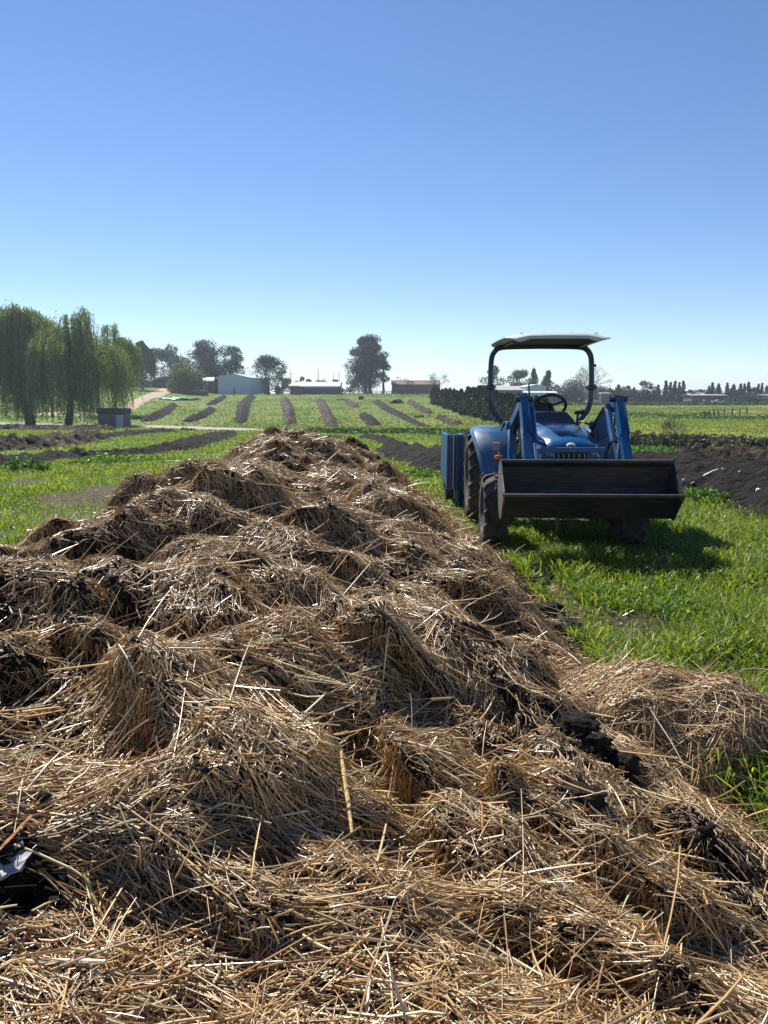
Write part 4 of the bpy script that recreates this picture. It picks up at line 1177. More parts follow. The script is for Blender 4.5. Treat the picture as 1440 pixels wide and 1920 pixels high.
# bucket: side plates, back, floor
OY, OZ = -.38, .008
BF = -1.02 + OY   # y of the cutting edge
prof = [(y + OY, z + OZ) for y, z in [(-.70, .915), (-.60, .86), (-.56, .66), (-.62, .50), (-.73, .42), (-.80, .41), (-1.02, .638)]]
bw = .768
m = MB()
th = .014
inner = [(y + OY, z + OZ) for y, z in [(-.71, .905), (-.62, .855), (-.585, .665), (-.64, .515), (-.74, .44), (-.80, .427), (-1.02, .652)]]
# shell between outer and inner profile
def shell(mb, xl, xr):
    n = len(prof)
    vs = [(xl, *p) for p in prof] + [(xr, *p) for p in prof] + [(xl, *p) for p in inner] + [(xr, *p) for p in inner]
    fs = []
    for i in range(n - 1):
        fs += [(i, i + 1, n + i + 1, n + i), (2 * n + i, 3 * n + i, 3 * n + i + 1, 2 * n + i + 1)]
        fs += [(i, 2 * n + i, 2 * n + i + 1, i + 1), (n + i, n + i + 1, 3 * n + i + 1, 3 * n + i)]
    fs += [(0, n, 3 * n, 2 * n), (n - 1, 3 * n - 1, 4 * n - 1, 2 * n - 1)]
    mb.add(vs, fs)
shell(m, -bw + .012, bw - .012)
bk = m.build('bucket', M_bucket, tr); bk.location = (.035, 0, -.01)
side_poly = [(y + OY, z + OZ) for y, z in [(-.70, .925), (-.59, .87), (-.545, .66), (-.61, .49), (-.725, .405), (-.80, .395), (-1.03, .630), (-1.005, .67), (-.82, .80)]]
for s in (-1, 1):
    m = MB(); x0 = s * bw - .007; m.prism(side_poly, x0, x0 + .014); m.build('side_plate', M_bucket if s > 0 else simple('sunlit_plate', (.13, .115, .10), rough=.6, metal=.2, var=.35, scale=12, bump=.3), bk)  # left plate: sunlit tone put into its lighter brown-grey base colour
m = MB(); m.box((0, BF - .012, .645 + OZ), (bw * 2 + .03, .035, .010), rx=-.9); m.build('cutting_edge', M_edge, bk)
m = MB(); m.box((0, -.705 + OY, .915 + OZ), (bw * 2, .05, .03), bev=.006); m.build('top_rail', M_bucket, bk)
for s in (-1, 1):
    for dx in (-.06, .06):
        m = MB(); m.prism([(y + OY, z + OZ) for y, z in [(-.555, .84), (-.46, .78), (-.44, .62), (-.60, .50)]], s * .455 + dx - .008, s * .475 + dx + .008); m.build('bucket_bracket', M_bluedark, bk)

# ---------------------------------------------------------------- blue trailer behind the tractor
tx = 1.20; ty = 10.35
tl = empty('farm_trailer', (tx, ty, T1(tx, ty)), label='blue ribbed steel box trailer standing behind the left rear wheel of the tractor', cat='trailer')
m = MB()
m.box((.20, 0, .62), (.62, .05, .62), bev=.005)      # front panel
m.box((.20, 1.1, .62), (.62, .05, .62)); m.box((.49, .55, .62), (.04, 1.1, .62)); m.box((-.10, .55, .62), (.04, 1.1, .62)); m.box((.2, .55, .33), (.6, 1.1, .04))
body = m.build('body', M_bluedark, tl)
# tall ribbed tailgate on the left with channel ribs
m = MB(); m.prism([(-.10, .95), (1.2, .95), (1.2, .30), (-.02, .24)], -.40, -.36); gate = m.build('side_gate', M_bluedark, tl)
m = MB(); m.prism([(-.14, .97), (-.06, .97), (-.02, .22), (-.10, .26)], -.42, -.14); m.build('front_gate', M_bluedark, tl)
for xx in (-.36, -.27, -.17):
    m = MB(); m.box((xx, -.15, .60), (.035, .05, .70), bev=.006); m.build('channel_rib', M_bluedark, tl)
for xx in (-.325, -.145):
    m = MB(); m.box((xx, -.165, .60), (.014, .02, .72)); m.build('bright_strip', simple('bare_steel', (.55, .56, .58), rough=.35, metal=.5), tl)
m = MB(); m.prism([(.02, .30), (.55, .30), (.50, -.02), (.08, -.02)], -.22, .34); m.build('lower_hopper', M_bluedark, tl)
for s in (-.30, .52):
    m = MB(); m.lathe_x([(-.07, .14), (-.08, .2), (-.06, .26), (.06, .26), (.08, .2), (.07, .14)], (0, 0, 0), 28); w_ = m.build('wheel', M_rubber, tl, smooth=True); w_.location = (s, .75, .25)
    m = MB(); m.lathe_x([(-.05, .15), (-.02, .1), (-.04, 0)], (0, 0, 0), 20); m.lathe_x([(.05, .15), (.02, .1), (.04, 0)], (0, 0, 0), 20); m.build('rim', M_rim, w_, smooth=True)
m = MB(); m.tube([(.3, 0, .35), (.6, -.55, .38)], .03, 8); m.build('drawbar', M_cast, tl, smooth=True)
tl.scale = (.86, 1, 1)
# ---------------------------------------------------------------- trees
def limb(mb, a, b, r0, r1, n=4, wob=.06, sides=6, rg=random):
    a, b = Vector(a), Vector(b); L = (b - a).length
    pts = [a.lerp(b, k / n) + (Vector((rg.uniform(-1, 1), rg.uniform(-1, 1), rg.uniform(-.4, .4))) * wob * L if 0 < k < n else Vector()) for k in range(n + 1)]
    mb.tube(pts, [r0 + (r1 - r0) * k / n for k in range(n + 1)], sides, cap=False)
    return pts
KIND = {}
def crown_tree(name, px, ytop, ybase, wpx, d, col, label, group, seed=0, n=1500, leaf=None, lobes=9, trunk_frac=.25, trunks=1, shape='round', cat='tree', mat=None, gap=.35, base_py=None, barkr=.035):
    """one tree: trunk with limbs, crown of leaf faces in uneven clumps"""
    x, y, z0 = at_depth(px, d)
    pz = ground(px, ybase)[2] if base_py else z0
    top = at_depth(px, d, ytop)[2]
    H = top - z0; W = wpx / FPX * d
    rg = np.random.default_rng(seed + 500); rr = random.Random(seed)
    root = empty(name, (x, y, z0), rr.uniform(-.3, .3), label, cat, group)
    leaf = (leaf or d * 1.75 / FPX) * 1.5; n = int(n * 3.5)
    cz0 = H * trunk_frac
    C = []
    for k in range(lobes):
        if shape == 'round':
            a = rg.random() * 2 * pi; q = rg.random() ** .6; zz = rg.random()
            env = np.sqrt(max(.08, 1 - (2 * zz - .9) ** 2 * .95))
            C.append((np.cos(a) * q * W * .34 * env, np.sin(a) * q * W * .34 * env, cz0 + (H - cz0) * (.06 + .80 * zz), W * rg.uniform(.17, .30) * (1.1 - .4 * zz)))
        elif shape == 'tall':
            a = rg.random() * 2 * pi; q = rg.random() ** .6; zz = rg.random()
            env = .55 + .6 * np.sin(pi * min(1, zz * .95 + .05)) - .35 * zz
            C.append((np.cos(a) * q * W * .38 * env, np.sin(a) * q * W * .38 * env, cz0 + (H - cz0) * (.08 + .84 * zz), W * rg.uniform(.17, .27)))
        elif shape == 'cone':
            zz = (k + .5) / lobes; a = rg.random() * 2 * pi
            rad = W * .5 * (1 - zz) ** .8 * .45
            C.append((np.cos(a) * rad, np.sin(a) * rad, cz0 + (H - cz0) * (.05 + .92 * zz), max(W * .12, W * .48 * (1 - zz * .85))))
        else:
            a = rg.random() * 2 * pi; q = rg.random() ** .5; zz = rg.random()
            C.append((np.cos(a) * q * W * .36, np.sin(a) * q * W * .36, H * (.15 + .6 * zz * (1 - .5 * q)), W * rg.uniform(.19, .30)))
    tb = MB()
    for t in range(trunks):
        bx = (t - (trunks - 1) / 2) * W * .22
        limb(tb, (bx * .6, 0, -.2), (bx, 0, H * .55), H * barkr, H * barkr * .45, 5, .02, 7, rr)
    for (cx, cy, cz, cr) in C[:14]:
        bx = ((0 if trunks == 1 else rr.choice([-.11, .11])) * W)
        limb(tb, (bx, 0, min(cz * .7, H * .5)), (cx, cy, cz), H * barkr * .35, H * .006, 3, .06, 5, rr)
    tb.build('trunk', M_bark, root, smooth=True)
    # leaves: shell of each lobe, more on the outside, thinned by noise
    per = max(10, n // len(C)); PP = []; CC = []
    for (cx, cy, cz, cr) in C:
        m_ = per
        v = rg.normal(0, 1, (m_, 3)); v /= np.linalg.norm(v, axis=1, keepdims=True)
        q = cr * (.55 + .5 * rg.random(m_)) * (1 + gap * fbm(v[:, 0] * 2.3 + cx, v[:, 1] * 2.3 + v[:, 2] * 2 + cz, 1, 2))
        p = v * q[:, None] * np.array([1, 1, .8 if shape != 'cone' else 1.2 * (H / max(W, .1)) ** .3]) + np.array([cx, cy, cz])
        PP.append(p)
        tone = rg.uniform(.75, 1.3)
        CC.append(np.array(col) * tone * rg.uniform(.7, 1.35, (m_, 1)))
    P = np.concatenate(PP); cc = np.concatenate(CC)
    # fit the crown to the tree's own height and spread
    rad = np.percentile(np.abs(P[:, 0]), 98); f_ = W * .5 / rad
    P[:, :2] *= f_
    zt = np.percentile(P[:, 2], 99.5); zl = H * trunk_frac * .8
    P[:, 2] = np.where(P[:, 2] > zl, zl + (P[:, 2] - zl) * (H - zl) / max(zt - zl, .1), P[:, 2])
    k_ = (P[:, 2] > -.1); P, cc = P[k_], cc[k_]
    leaf_cloud('crown', P, leaf, cc, mat or M_leafdark, root, seed)
    return root

def copy_tree(src, px, d, scale, rz, label, group=None, sx=1.0):
    x, y, z = at_depth(px, d)
    c = src.copy(); COL.objects.link(c)
    c.location = (x, y, z); c.rotation_euler = (0, 0, rz); c.scale = (scale * sx, scale * sx, scale)
    c['label'] = label
    if group: c['group'] = group
    for ch in list(src.children):
        q = ch.copy(); COL.objects.link(q); q.parent = c
    return c

def bare_tree(px, ytop, d, wpx, label, group=None, seed=0, col=None, levels=5, name='bare_tree', py=None, lean=0.0, hfrac=.28, rad=.022):
    if py: x, y, z0 = ground(px, py); d = y
    else: x, y, z0 = at_depth(px, d)
    H = at_depth(px, d, ytop)[2] - z0; W = wpx / FPX * d
    rr = random.Random(seed)
    root = empty(name, (x, y, z0), 0, label, 'tree' if H > 3.2 else 'shrub', group)
    tb = MB(); br = MB()
    ends = []
    def grow(p, dirv, L, r, lv):
        q = p + dirv * L
        mid = p.lerp(q, .5) + Vector((rr.uniform(-1, 1), rr.uniform(-1, 1), rr.uniform(-1, 1))) * L * .07
        (tb if lv < 2 else br).tube([p, mid, q], [r, r * .85, r * .68], 6 if lv < 2 else 3, cap=False)
        if lv >= levels: return
        for k in range(rr.choice([2, 3, 3]) if lv < levels - 1 else 4):
            a = rr.uniform(0, 2 * pi); s = rr.uniform(.35, .85)
            nd = dirv * cos(s) + (dirv.orthogonal().normalized() * cos(a) + dirv.cross(dirv.orthogonal()).normalized() * sin(a)) * sin(s)
            nd = (nd + Vector((nd.x * .25 * W / H, nd.y * .25 * W / H, .08))).normalized()
            grow(q, nd, L * rr.uniform(.66, .86), r * .62, lv + 1)
    for k in range(3):
        grow(Vector((rr.uniform(-.03, .03) * H, 0, -.1)), Vector(((k - 1) * .32 + lean, rr.uniform(-.3, .3), 1)).normalized(), H * hfrac, H * rad, 0)
    M = simple('pale_bark', col or (.16, .14, .12), rough=.8, var=.3, scale=1)
    tb.build('trunk', M, root, smooth=True); br.build('branches', M, root)
    zs = max(v[2] for v in br.v); xs = max(abs(v[0]) for v in br.v)
    root.scale = (min(1.6, W / 2 / xs), min(1.6, W / 2 / xs), H / zs)
    return root

# weeping willows
def willow(px, ytop, ybase, wpx, d, label, seed, n_str=620, col=(.15, .205, .085), trunk_r=.55, low=.03, side=0.0, leafsz=.20, name='willow_tree', tfrac=.5):
    x, y, z0 = at_depth(px, d)
    H = at_depth(px, d, ytop)[2] - z0; W = wpx / FPX * d
    rr = random.Random(seed); rg = np.random.default_rng(seed)
    root = empty(name, (x, y, z0), 0, label, 'tree', 'weeping willows at the left of the road')
    tb = MB(); heads = []
    limb(tb, (0, 0, -.3), (side * W * .1, 0, H * .22), trunk_r, trunk_r * .62, 4, .03, 10, rr)
    NB = 13
    for k in range(NB):
        a = 2 * pi * k / NB + rr.uniform(-.2, .2); q = rr.uniform(.15, 1.0)
        e = (cos(a) * q * W * .40 + side * W * .18, sin(a) * q * W * .34, H * (1.0 - .22 * q ** 1.5 - rr.choice([0, .04, .10, .22, .38]) * rr.uniform(.5, 1)))
        m_ = (e[0] * .35, e[1] * .35, H * rr.uniform(.45, .6))
        limb(tb, (side * W * .08, 0, H * rr.uniform(.12, .22)), m_, trunk_r * .38, trunk_r * .2, 3, .05, 6, rr)
        pts = limb(tb, m_, e, trunk_r * .2, trunk_r * .05, 4, .06, 5, rr)
        heads.append(Vector(e))
        for s in range(2):
            h2 = Vector(e) + Vector((rr.uniform(-1, 1), rr.uniform(-1, 1), rr.uniform(-.8, .15))) * W * .13
            limb(tb, pts[-2], h2, trunk_r * .07, trunk_r * .03, 2, .05, 4, rr); heads.append(h2)
    tb.build('trunk', M_bark, root, smooth=True)
    P = []; C = []
    for s in range(int(n_str * 1.5)):
        h = heads[rr.randrange(len(heads))]
        p = np.array(h) + rg.normal(0, 1, 3) * np.array([.8, .8, .5]) * W * .05
        p[2] = min(p[2], H * 1.0)
        if rg.random() < .36: L = rg.uniform(.35, 1.0) * (p[2] - low * H)
        else: L = rg.uniform(.04, .30) * H
        L = max(L, .5)
        m_ = int(L / .17) + 2
        t = np.linspace(0, 1, m_)
        out = np.array([p[0] - side * W * .18, p[1], 0]); out /= np.linalg.norm(out) + .1
        sw = rg.normal(0, .25, 2)
        q = p[None] + out[None] * (np.sqrt(t) * .9 * (L * .10 + .35))[:, None] + np.stack([sw[0] * t ** 2, sw[1] * t ** 2, -L * t + .3 * np.sin(pi * np.minimum(t * 3, 1)) * (L > 2)], -1)
        q += rg.normal(0, .06, q.shape)
        P.append(q); tone = rg.uniform(.6, 1.45)
        C.append(np.array(col) * tone * rg.uniform(.75, 1.3, (m_, 1)) * np.array([1 + .25 * (tone > 1.2), 1, 1]))
    P = np.concatenate(P); C = np.concatenate(C)
    k_ = P[:, 2] > .15
    leaf_cloud('crown', P[k_], leafsz * 1.6, C[k_], M_leaf, root, seed, aspect=1.7, hang=.6)
    return root
willow(-12, 575, 790, 150, 112, 'weeping willow at the left picture edge, its trunk cut by the frame', 1, 1100, side=.0)
willow(52, 562, 795, 135, 112, 'tall weeping willow with twin dark stems left of the full willow', 2, 1200, side=0, trunk_r=.8)
willow(125, 568, 797, 205, 110, 'fullest weeping willow with a single thick trunk left of the concrete pump house', 3, 1900, side=.35, trunk_r=.62)
willow(216, 604, 770, 110, 135, 'smaller weeping willow behind, its right side drooping over the field', 4, 900, side=0, trunk_r=.3, low=.22)
willow(268, 640, 725, 42, 250, 'pale far willow rising beside the dark pines', 5, 420, side=0, trunk_r=.4, low=.3, leafsz=.42, col=(.075, .10, .04))

DG = 'dark trees behind the barn'
crown_tree('pine_tree', 247, 650, 725, 60, 300, (.035, .055, .030), 'dark pine behind the right edge of the willows', DG, 1, 1300, shape='tall', trunk_frac=.30)
crown_tree('pine_tree', 290, 652, 725, 50, 305, (.035, .05, .030), 'ragged dark pine, first right of the willows', DG, 2, 1100, shape='tall', trunk_frac=.34)
crown_tree('pine_tree', 322, 648, 725, 54, 302, (.033, .05, .028), 'ragged dark pine with gaps in its top, left of the big dark mass', DG, 3, 1200, shape='tall', trunk_frac=.28)
crown_tree('pine_tree', 272, 668, 725, 38, 312, (.032, .048, .030), 'lower dark pine between the first two ragged pines', DG, 4, 900, shape='tall', trunk_frac=.15)
crown_tree('pine_tree', 338, 668, 730, 40, 312, (.032, .048, .030), 'lower dark pine behind the yellow green shrub', DG, 41, 900, shape='tall', trunk_frac=.1)
crown_tree('cypress_tree', 386, 639, 730, 76, 292, (.028, .045, .028), 'tallest broad dark cypress above the green shrub', DG, 5, 3600, lobes=26, trunk_frac=.08, gap=.2)
crown_tree('cypress_tree', 404, 658, 733, 52, 282, (.034, .050, .034), 'dark rounded cypress just above the barn roof', DG, 6, 1800, lobes=12, trunk_frac=.05, gap=.2)
crown_tree('cypress_tree', 432, 650, 733, 52, 288, (.028, .042, .028), 'dark cypress with a pointed top right of the tallest one', DG, 7, 2600, lobes=18, trunk_frac=.05)
crown_tree('broadleaf_tree', 499, 667, 737, 66, 285, (.035, .060, .028), 'dark round spreading tree right of the white barn', DG, 8, 2000, lobes=14, trunk_frac=.14, gap=.5)
crown_tree('broadleaf_tree', 531, 694, 737, 30, 295, (.060, .080, .050), 'paler thin tree at the right side of the dark round tree', DG, 9, 450, lobes=8, trunk_frac=.15, gap=.6)
crown_tree('small_tree', 562, 706, 737, 18, 300, (.04, .06, .035), 'small dark tree behind the low shed, left of the first pole', DG, 10, 300, lobes=5, trunk_frac=.1)
crown_tree('small_tree', 578, 711, 735, 16, 320, (.04, .055, .035), 'small dark tree between the two left poles', DG, 11, 250, lobes=5, trunk_frac=.1)
crown_tree('small_tree', 605, 713, 735, 24, 340, (.045, .06, .045), 'low dark tree behind the shed roof', DG, 12, 250, lobes=5, trunk_frac=.05)
crown_tree('small_tree', 634, 712, 738, 22, 320, (.045, .06, .04), 'small dark tree at the right end of the low shed', DG, 13, 300, lobes=6, trunk_frac=.05)
crown_tree('small_tree', 661, 713, 735, 22, 330, (.05, .065, .05), 'small dark tree left of the big gum tree', DG, 14, 260, lobes=6, trunk_frac=.05)
sh = crown_tree('green_shrub', 348, 682, 742, 62, 245, (.115, .15, .035), 'large round yellow green shrub at the top of the dirt track', None, 15, 3200, lobes=16, shape='bush', trunk_frac=.02, cat='shrub', mat=M_leaf, gap=.25, leaf=.42)
crown_tree('garden_shrub', 500, 722, 742, 12, 262, (.04, .07, .03), 'small shrub on the lawn right of the barn, left of two', None, 16, 200, lobes=4, shape='bush', cat='shrub')
crown_tree('garden_shrub', 520, 721, 742, 18, 262, (.045, .075, .035), 'wider small shrub on the lawn right of the barn', None, 17, 260, lobes=5, shape='bush', cat='shrub')
# the tall gum
crown_tree('gum_tree', 690, 631, 735, 62, 300, (.055, .058, .038), 'tallest brownish gum tree standing alone on the skyline', None, 20, 7500, lobes=44, shape='round', trunk_frac=.06, trunks=2, gap=.35)
crown_tree('gum_tree', 719, 660, 735, 34, 303, (.060, .065, .045), 'lighter side gum leaning out right of the tallest gum', None, 21, 900, lobes=10, shape='tall', trunk_frac=.25, gap=.6)
crown_tree('dark_bush', 757, 711, 737, 46, 305, (.035, .055, .03), 'dark rounded bush at the left end of the rusty barn', None, 22, 800, lobes=8, shape='bush', cat='bush')
crown_tree('dark_bush', 742, 718, 737, 30, 305, (.05, .07, .045), 'thin grey green bush between the gum and the rusty barn', None, 23, 300, lobes=6, shape='bush', cat='bush')
bare_tree(821, 693, 300, 52, 'leafless grey tree above the left end of the cypress hedge', seed=4, levels=6, col=(.13, .12, .10))
RGp = 'trees on the skyline behind the tractor'
crown_tree('gum_tree', 924, 686, 735, 42, 330, (.055, .065, .045), 'open gum tree seen through the left roll bar post', RGp, 25, 900, lobes=10, trunk_frac=.2, gap=.6)
crown_tree('broadleaf_tree', 975, 694, 738, 52, 325, (.050, .065, .035), 'rounded olive green tree behind the far white shed', RGp, 26, 1500, lobes=12, trunk_frac=.05)
crown_tree('cypress_tree', 1000, 692, 738, 30, 330, (.035, .05, .03), 'dark tree with a spiky top behind the far white shed', RGp, 27, 900, lobes=10, shape='cone', trunk_frac=.05)
crown_tree('cypress_tree', 1026, 696, 738, 32, 325, (.033, .05, .03), 'dark pointed tree at the right of the far white shed', RGp, 28, 1000, lobes=10, shape='cone', trunk_frac=.03)
crown_tree('dark_bush', 1078, 711, 745, 62, 322, (.040, .055, .03), 'broad dark bush under the leafless spreading tree', RGp, 29, 1400, lobes=12, shape='bush', trunk_frac=.02)
crown_tree('dark_bush', 1045, 722, 742, 26, 318, (.05, .075, .035), 'lower green bush left of the broad dark bush', RGp, 30, 500, lobes=6, shape='bush', trunk_frac=.02)
bare_tree(1102, 675, 305, 96, 'large leafless spreading tree behind the right roll bar post', seed=9, levels=6, col=(.24, .21, .18), hfrac=.24)

# row of pines along the right skyline
CG = 'conifers along the right skyline'
pa = crown_tree('conifer_tree', 1160, 722, 754, 20, 330, (.042, .060, .036), 'dark conifer above the small dark hut', CG, 60, 420, lobes=7, shape='cone', trunk_frac=.03)
pb = crown_tree('conifer_tree', 1247, 714, 754, 14, 332, (.038, .055, .034), 'thin spiky conifer, leftmost of the spiky group', CG, 61, 380, lobes=8, shape='cone', trunk_frac=.03)
pc = crown_tree('broadleaf_tree', 1205, 715, 754, 32, 330, (.048, .062, .038), 'broad round topped tree among the right skyline conifers', CG, 62, 700, lobes=9, trunk_frac=.03, gap=.5)
specs = [(1126, 726, 26, pc, 'low round tree at the foot of the leafless spreading tree'), (1143, 728, 18, pa, 'short conifer behind the small dark hut'), (1176, 724, 22, pc, 'round tree right of the small dark hut'), (1188, 727, 18, pa, 'short conifer left of the broad round topped tree'),
         (1221, 724, 22, pc, 'round tree right of the broad round topped tree'), (1234, 722, 18, pa, 'conifer just left of the spiky group'), (1256, 717, 12, pb, 'thin conifer second in the spiky group'), (1265, 714, 13, pb, 'thin tall conifer third in the spiky group'), (1273, 717, 12, pb, 'thin conifer fourth in the spiky group'), (1280, 714, 13, pb, 'thin tall conifer closing the spiky group at right'),
         (1293, 731, 22, pc, 'low round tree just right of the spiky group'), (1312, 730, 26, pc, 'low round tree left of the flat roofed farmhouse'), (1328, 724, 14, pa, 'conifer behind the left part of the flat roofed farmhouse'), (1335, 718, 13, pb, 'spiky conifer behind the middle of the flat roofed farmhouse'), (1347, 720, 16, pa, 'conifer behind the right part of the flat roofed farmhouse'),
         (1362, 718, 13, pb, 'spiky conifer above the pale blue parked car'), (1374, 721, 18, pa, 'bushy conifer right of the pale blue parked car'), (1387, 720, 18, pa, 'bushy conifer above the round dark bushes'), (1395, 719, 11, pb, 'thin conifer right above the round dark bushes'), (1403, 717, 16, pa, 'tall bushy conifer left of the grey cottage'), (1413, 726, 20, pc, 'round tree left of the grey cottage'),
         (1421, 720, 11, pb, 'thin conifer rising left behind the grey cottage'), (1428, 718, 11, pb, 'thin tall conifer right behind the grey cottage'), (1437, 724, 16, pa, 'conifer at the right picture edge'), (1112, 730, 22, pc, 'low round tree behind the white pickup')]
for k, (px, yt, w, src, lb) in enumerate(specs):
    d = 326 + (k * 7) % 13
    H0 = {pa: (722, 20), pb: (714, 14), pc: (715, 32)}[src]
    base = proj(*at_depth(px, d))[1]
    sc_ = (base - yt) / (base - H0[0]); sx_ = (w / H0[1]) / sc_
    copy_tree(src, px, d, sc_, k * 1.3, lb, CG, sx_)

for k in range(16):
    px = 1120 + k * 20 + (k * 7) % 9
    copy_tree(pc if k % 3 else pa, px, 338 + k % 4, .55 + .12 * ((k * 5) % 4) / 3, k * .9, 'low dark tree in the unbroken row below the taller skyline conifers', CG, 1.15)

# cypress hedge: twenty-two trees running down the slope
HG = 'cypress trees of the field hedge'
B0 = np.array(ground(1030, 800)[:2]); B1 = np.array(ground(815, 756)[:2])
first = None; nh = 30
ord_words = ['first', 'second', 'third', 'fourth', 'fifth', 'sixth', 'seventh', 'eighth', 'ninth', 'tenth', 'eleventh', 'twelfth', 'thirteenth', 'fourteenth', 'fifteenth', 'sixteenth', 'seventeenth', 'eighteenth', 'nineteenth', 'twentieth', 'twenty-first', 'twenty-second', 'twenty-third', 'twenty-fourth', 'twenty-fifth', 'twenty-sixth', 'twenty-seventh', 'twenty-eighth', 'twenty-ninth', 'thirtieth']
for k in range(nh):
    f = k / (nh - 1)
    px_ = 815 + (1020 - 815) * f
    py_ = np.interp(px_, [815, 870, 940, 1020], [757, 775, 791, 803])
    gx, gy, gz = ground(px_, py_)
    hpx = np.interp(px_, [815, 860, 870, 895, 960, 1020], [32, 42, 40, 60, 55, 56]) * random.uniform(.9, 1.08)
    Hh = hpx * gy / FPX
    lb = '%s dark cypress of the field hedge, counted from its far left end' % ord_words[k]
    if first is None:
        first = crown_tree('hedge_cypress', px_, py_ - 32, py_, 22, gy, (.040, .058, .030), lb, HG, 80, 1500, lobes=12, shape='cone', trunk_frac=.01, leaf=.34)
        firstH = 32 * gy / FPX
        protos = [first]
    else:
        c = first.copy(); COL.objects.link(c); c['label'] = lb
        for ch in list(first.children):
            q = ch.copy(); COL.objects.link(q); q.parent = c
        s_ = Hh / firstH; c.location = (gx, gy, gz - .1); c.scale = (s_ * random.uniform(.8, 1.05),) * 2 + (s_,); c.rotation_euler = (0, 0, k * 2.1)

# scrub hedge in the right field
SG = 'scrub bushes of the low hedge at right'
words = ['first', 'second', 'third', 'fourth', 'fifth', 'sixth', 'seventh', 'eighth', 'ninth', 'tenth', 'eleventh', 'twelfth']
sfirst = None
for k in range(12):
    px_ = 1196 + k * 24
    py_ = np.interp(px_, [1190, 1300, 1460], [838, 842, 848]) + (k % 3)
    gx, gy, gz = ground(px_, py_)
    lb = '%s grey green scrub bush of the low hedge from its left end' % words[k]
    if sfirst is None:
        sfirst = crown_tree('scrub_bush', px_, py_ - 27, py_, 36, gy, (.11, .12, .075), lb, SG, 90, 800, lobes=12, shape='bush', trunk_frac=.02, leaf=.13, cat='bush', gap=.5, barkr=.02)
        sH = 1.0; sd = gy
    else:
        c = sfirst.copy(); COL.objects.link(c); c['label'] = lb
        for ch in list(sfirst.children):
            q = ch.copy(); COL.objects.link(q); q.parent = c
        s_ = gy / sd * random.uniform(.85, 1.1); c.location = (gx, gy, gz - .03); c.scale = (s_ * random.uniform(1, 1.25), s_, s_); c.rotation_euler = (0, 0, (k * 1.7) % 6)
bare_tree(1262, 776, 60, 78, 'leafless wind bent shrub rising out of the low scrub hedge', seed=12, levels=6, name='bare_shrub', py=842, col=(.07, .06, .05), lean=.25, hfrac=.24, rad=.018)

# round bushes by the farm road
crown_tree('round_bush', 1373, 744, 757, 26, 292, (.05, .085, .035), 'pale green round bush right of the pale blue car', None, 95, 400, lobes=6, shape='bush', cat='bush')
crown_tree('round_bush', 1407, 738, 758, 46, 290, (.035, .065, .028), 'big dark green round bush left of the grey cottage', None, 96, 900, lobes=10, shape='bush', cat='bush')
crown_tree('round_bush', 1247, 742, 756, 14, 292, (.03, .045, .025), 'small dark bush at the roadside below the spiky conifers', None, 97, 200, lobes=4, shape='bush', cat='bush')
# ---------------------------------------------------------------- buildings and small things far off
M_wall = simple('shaded_sheet', (.42, .52, .60), rough=.5, var=.06, scale=1)  # pale blue of the shaded walls is put into the sheet colour
M_white = simple('white_sheet_roof', (.72, .74, .75), rough=.4, var=.06, scale=1, metal=.2)
M_greyroof = simple('grey_roof', (.38, .37, .38), rough=.5, var=.1, scale=1)
M_darkwall = simple('dark_wall', (.07, .09, .10), rough=.7, var=.2, scale=.7)
M_rust = simple('rusty_sheet', (.16, .085, .065), rough=.8, var=.35, scale=.5)
M_brick = simple('brown_wall', (.12, .08, .06), rough=.8, var=.2, scale=.6)
M_wood = simple('weathered_post', (.10, .085, .07), rough=.85, var=.3, scale=3)
M_conc = simple('weathered_concrete', (.13, .125, .12), rough=.85, var=.35, scale=1.2, dust=(.05, .05, .045), dust_amt=.4, bump=.3)
M_glass = simple('dark_window', (.02, .025, .03), rough=.1, var=.1)
M_teal = simple('teal_sheet', (.16, .52, .42), rough=.5, var=.15, scale=2)
M_green = simple('dark_green_steel', (.02, .07, .06), rough=.5, var=.2, scale=2)

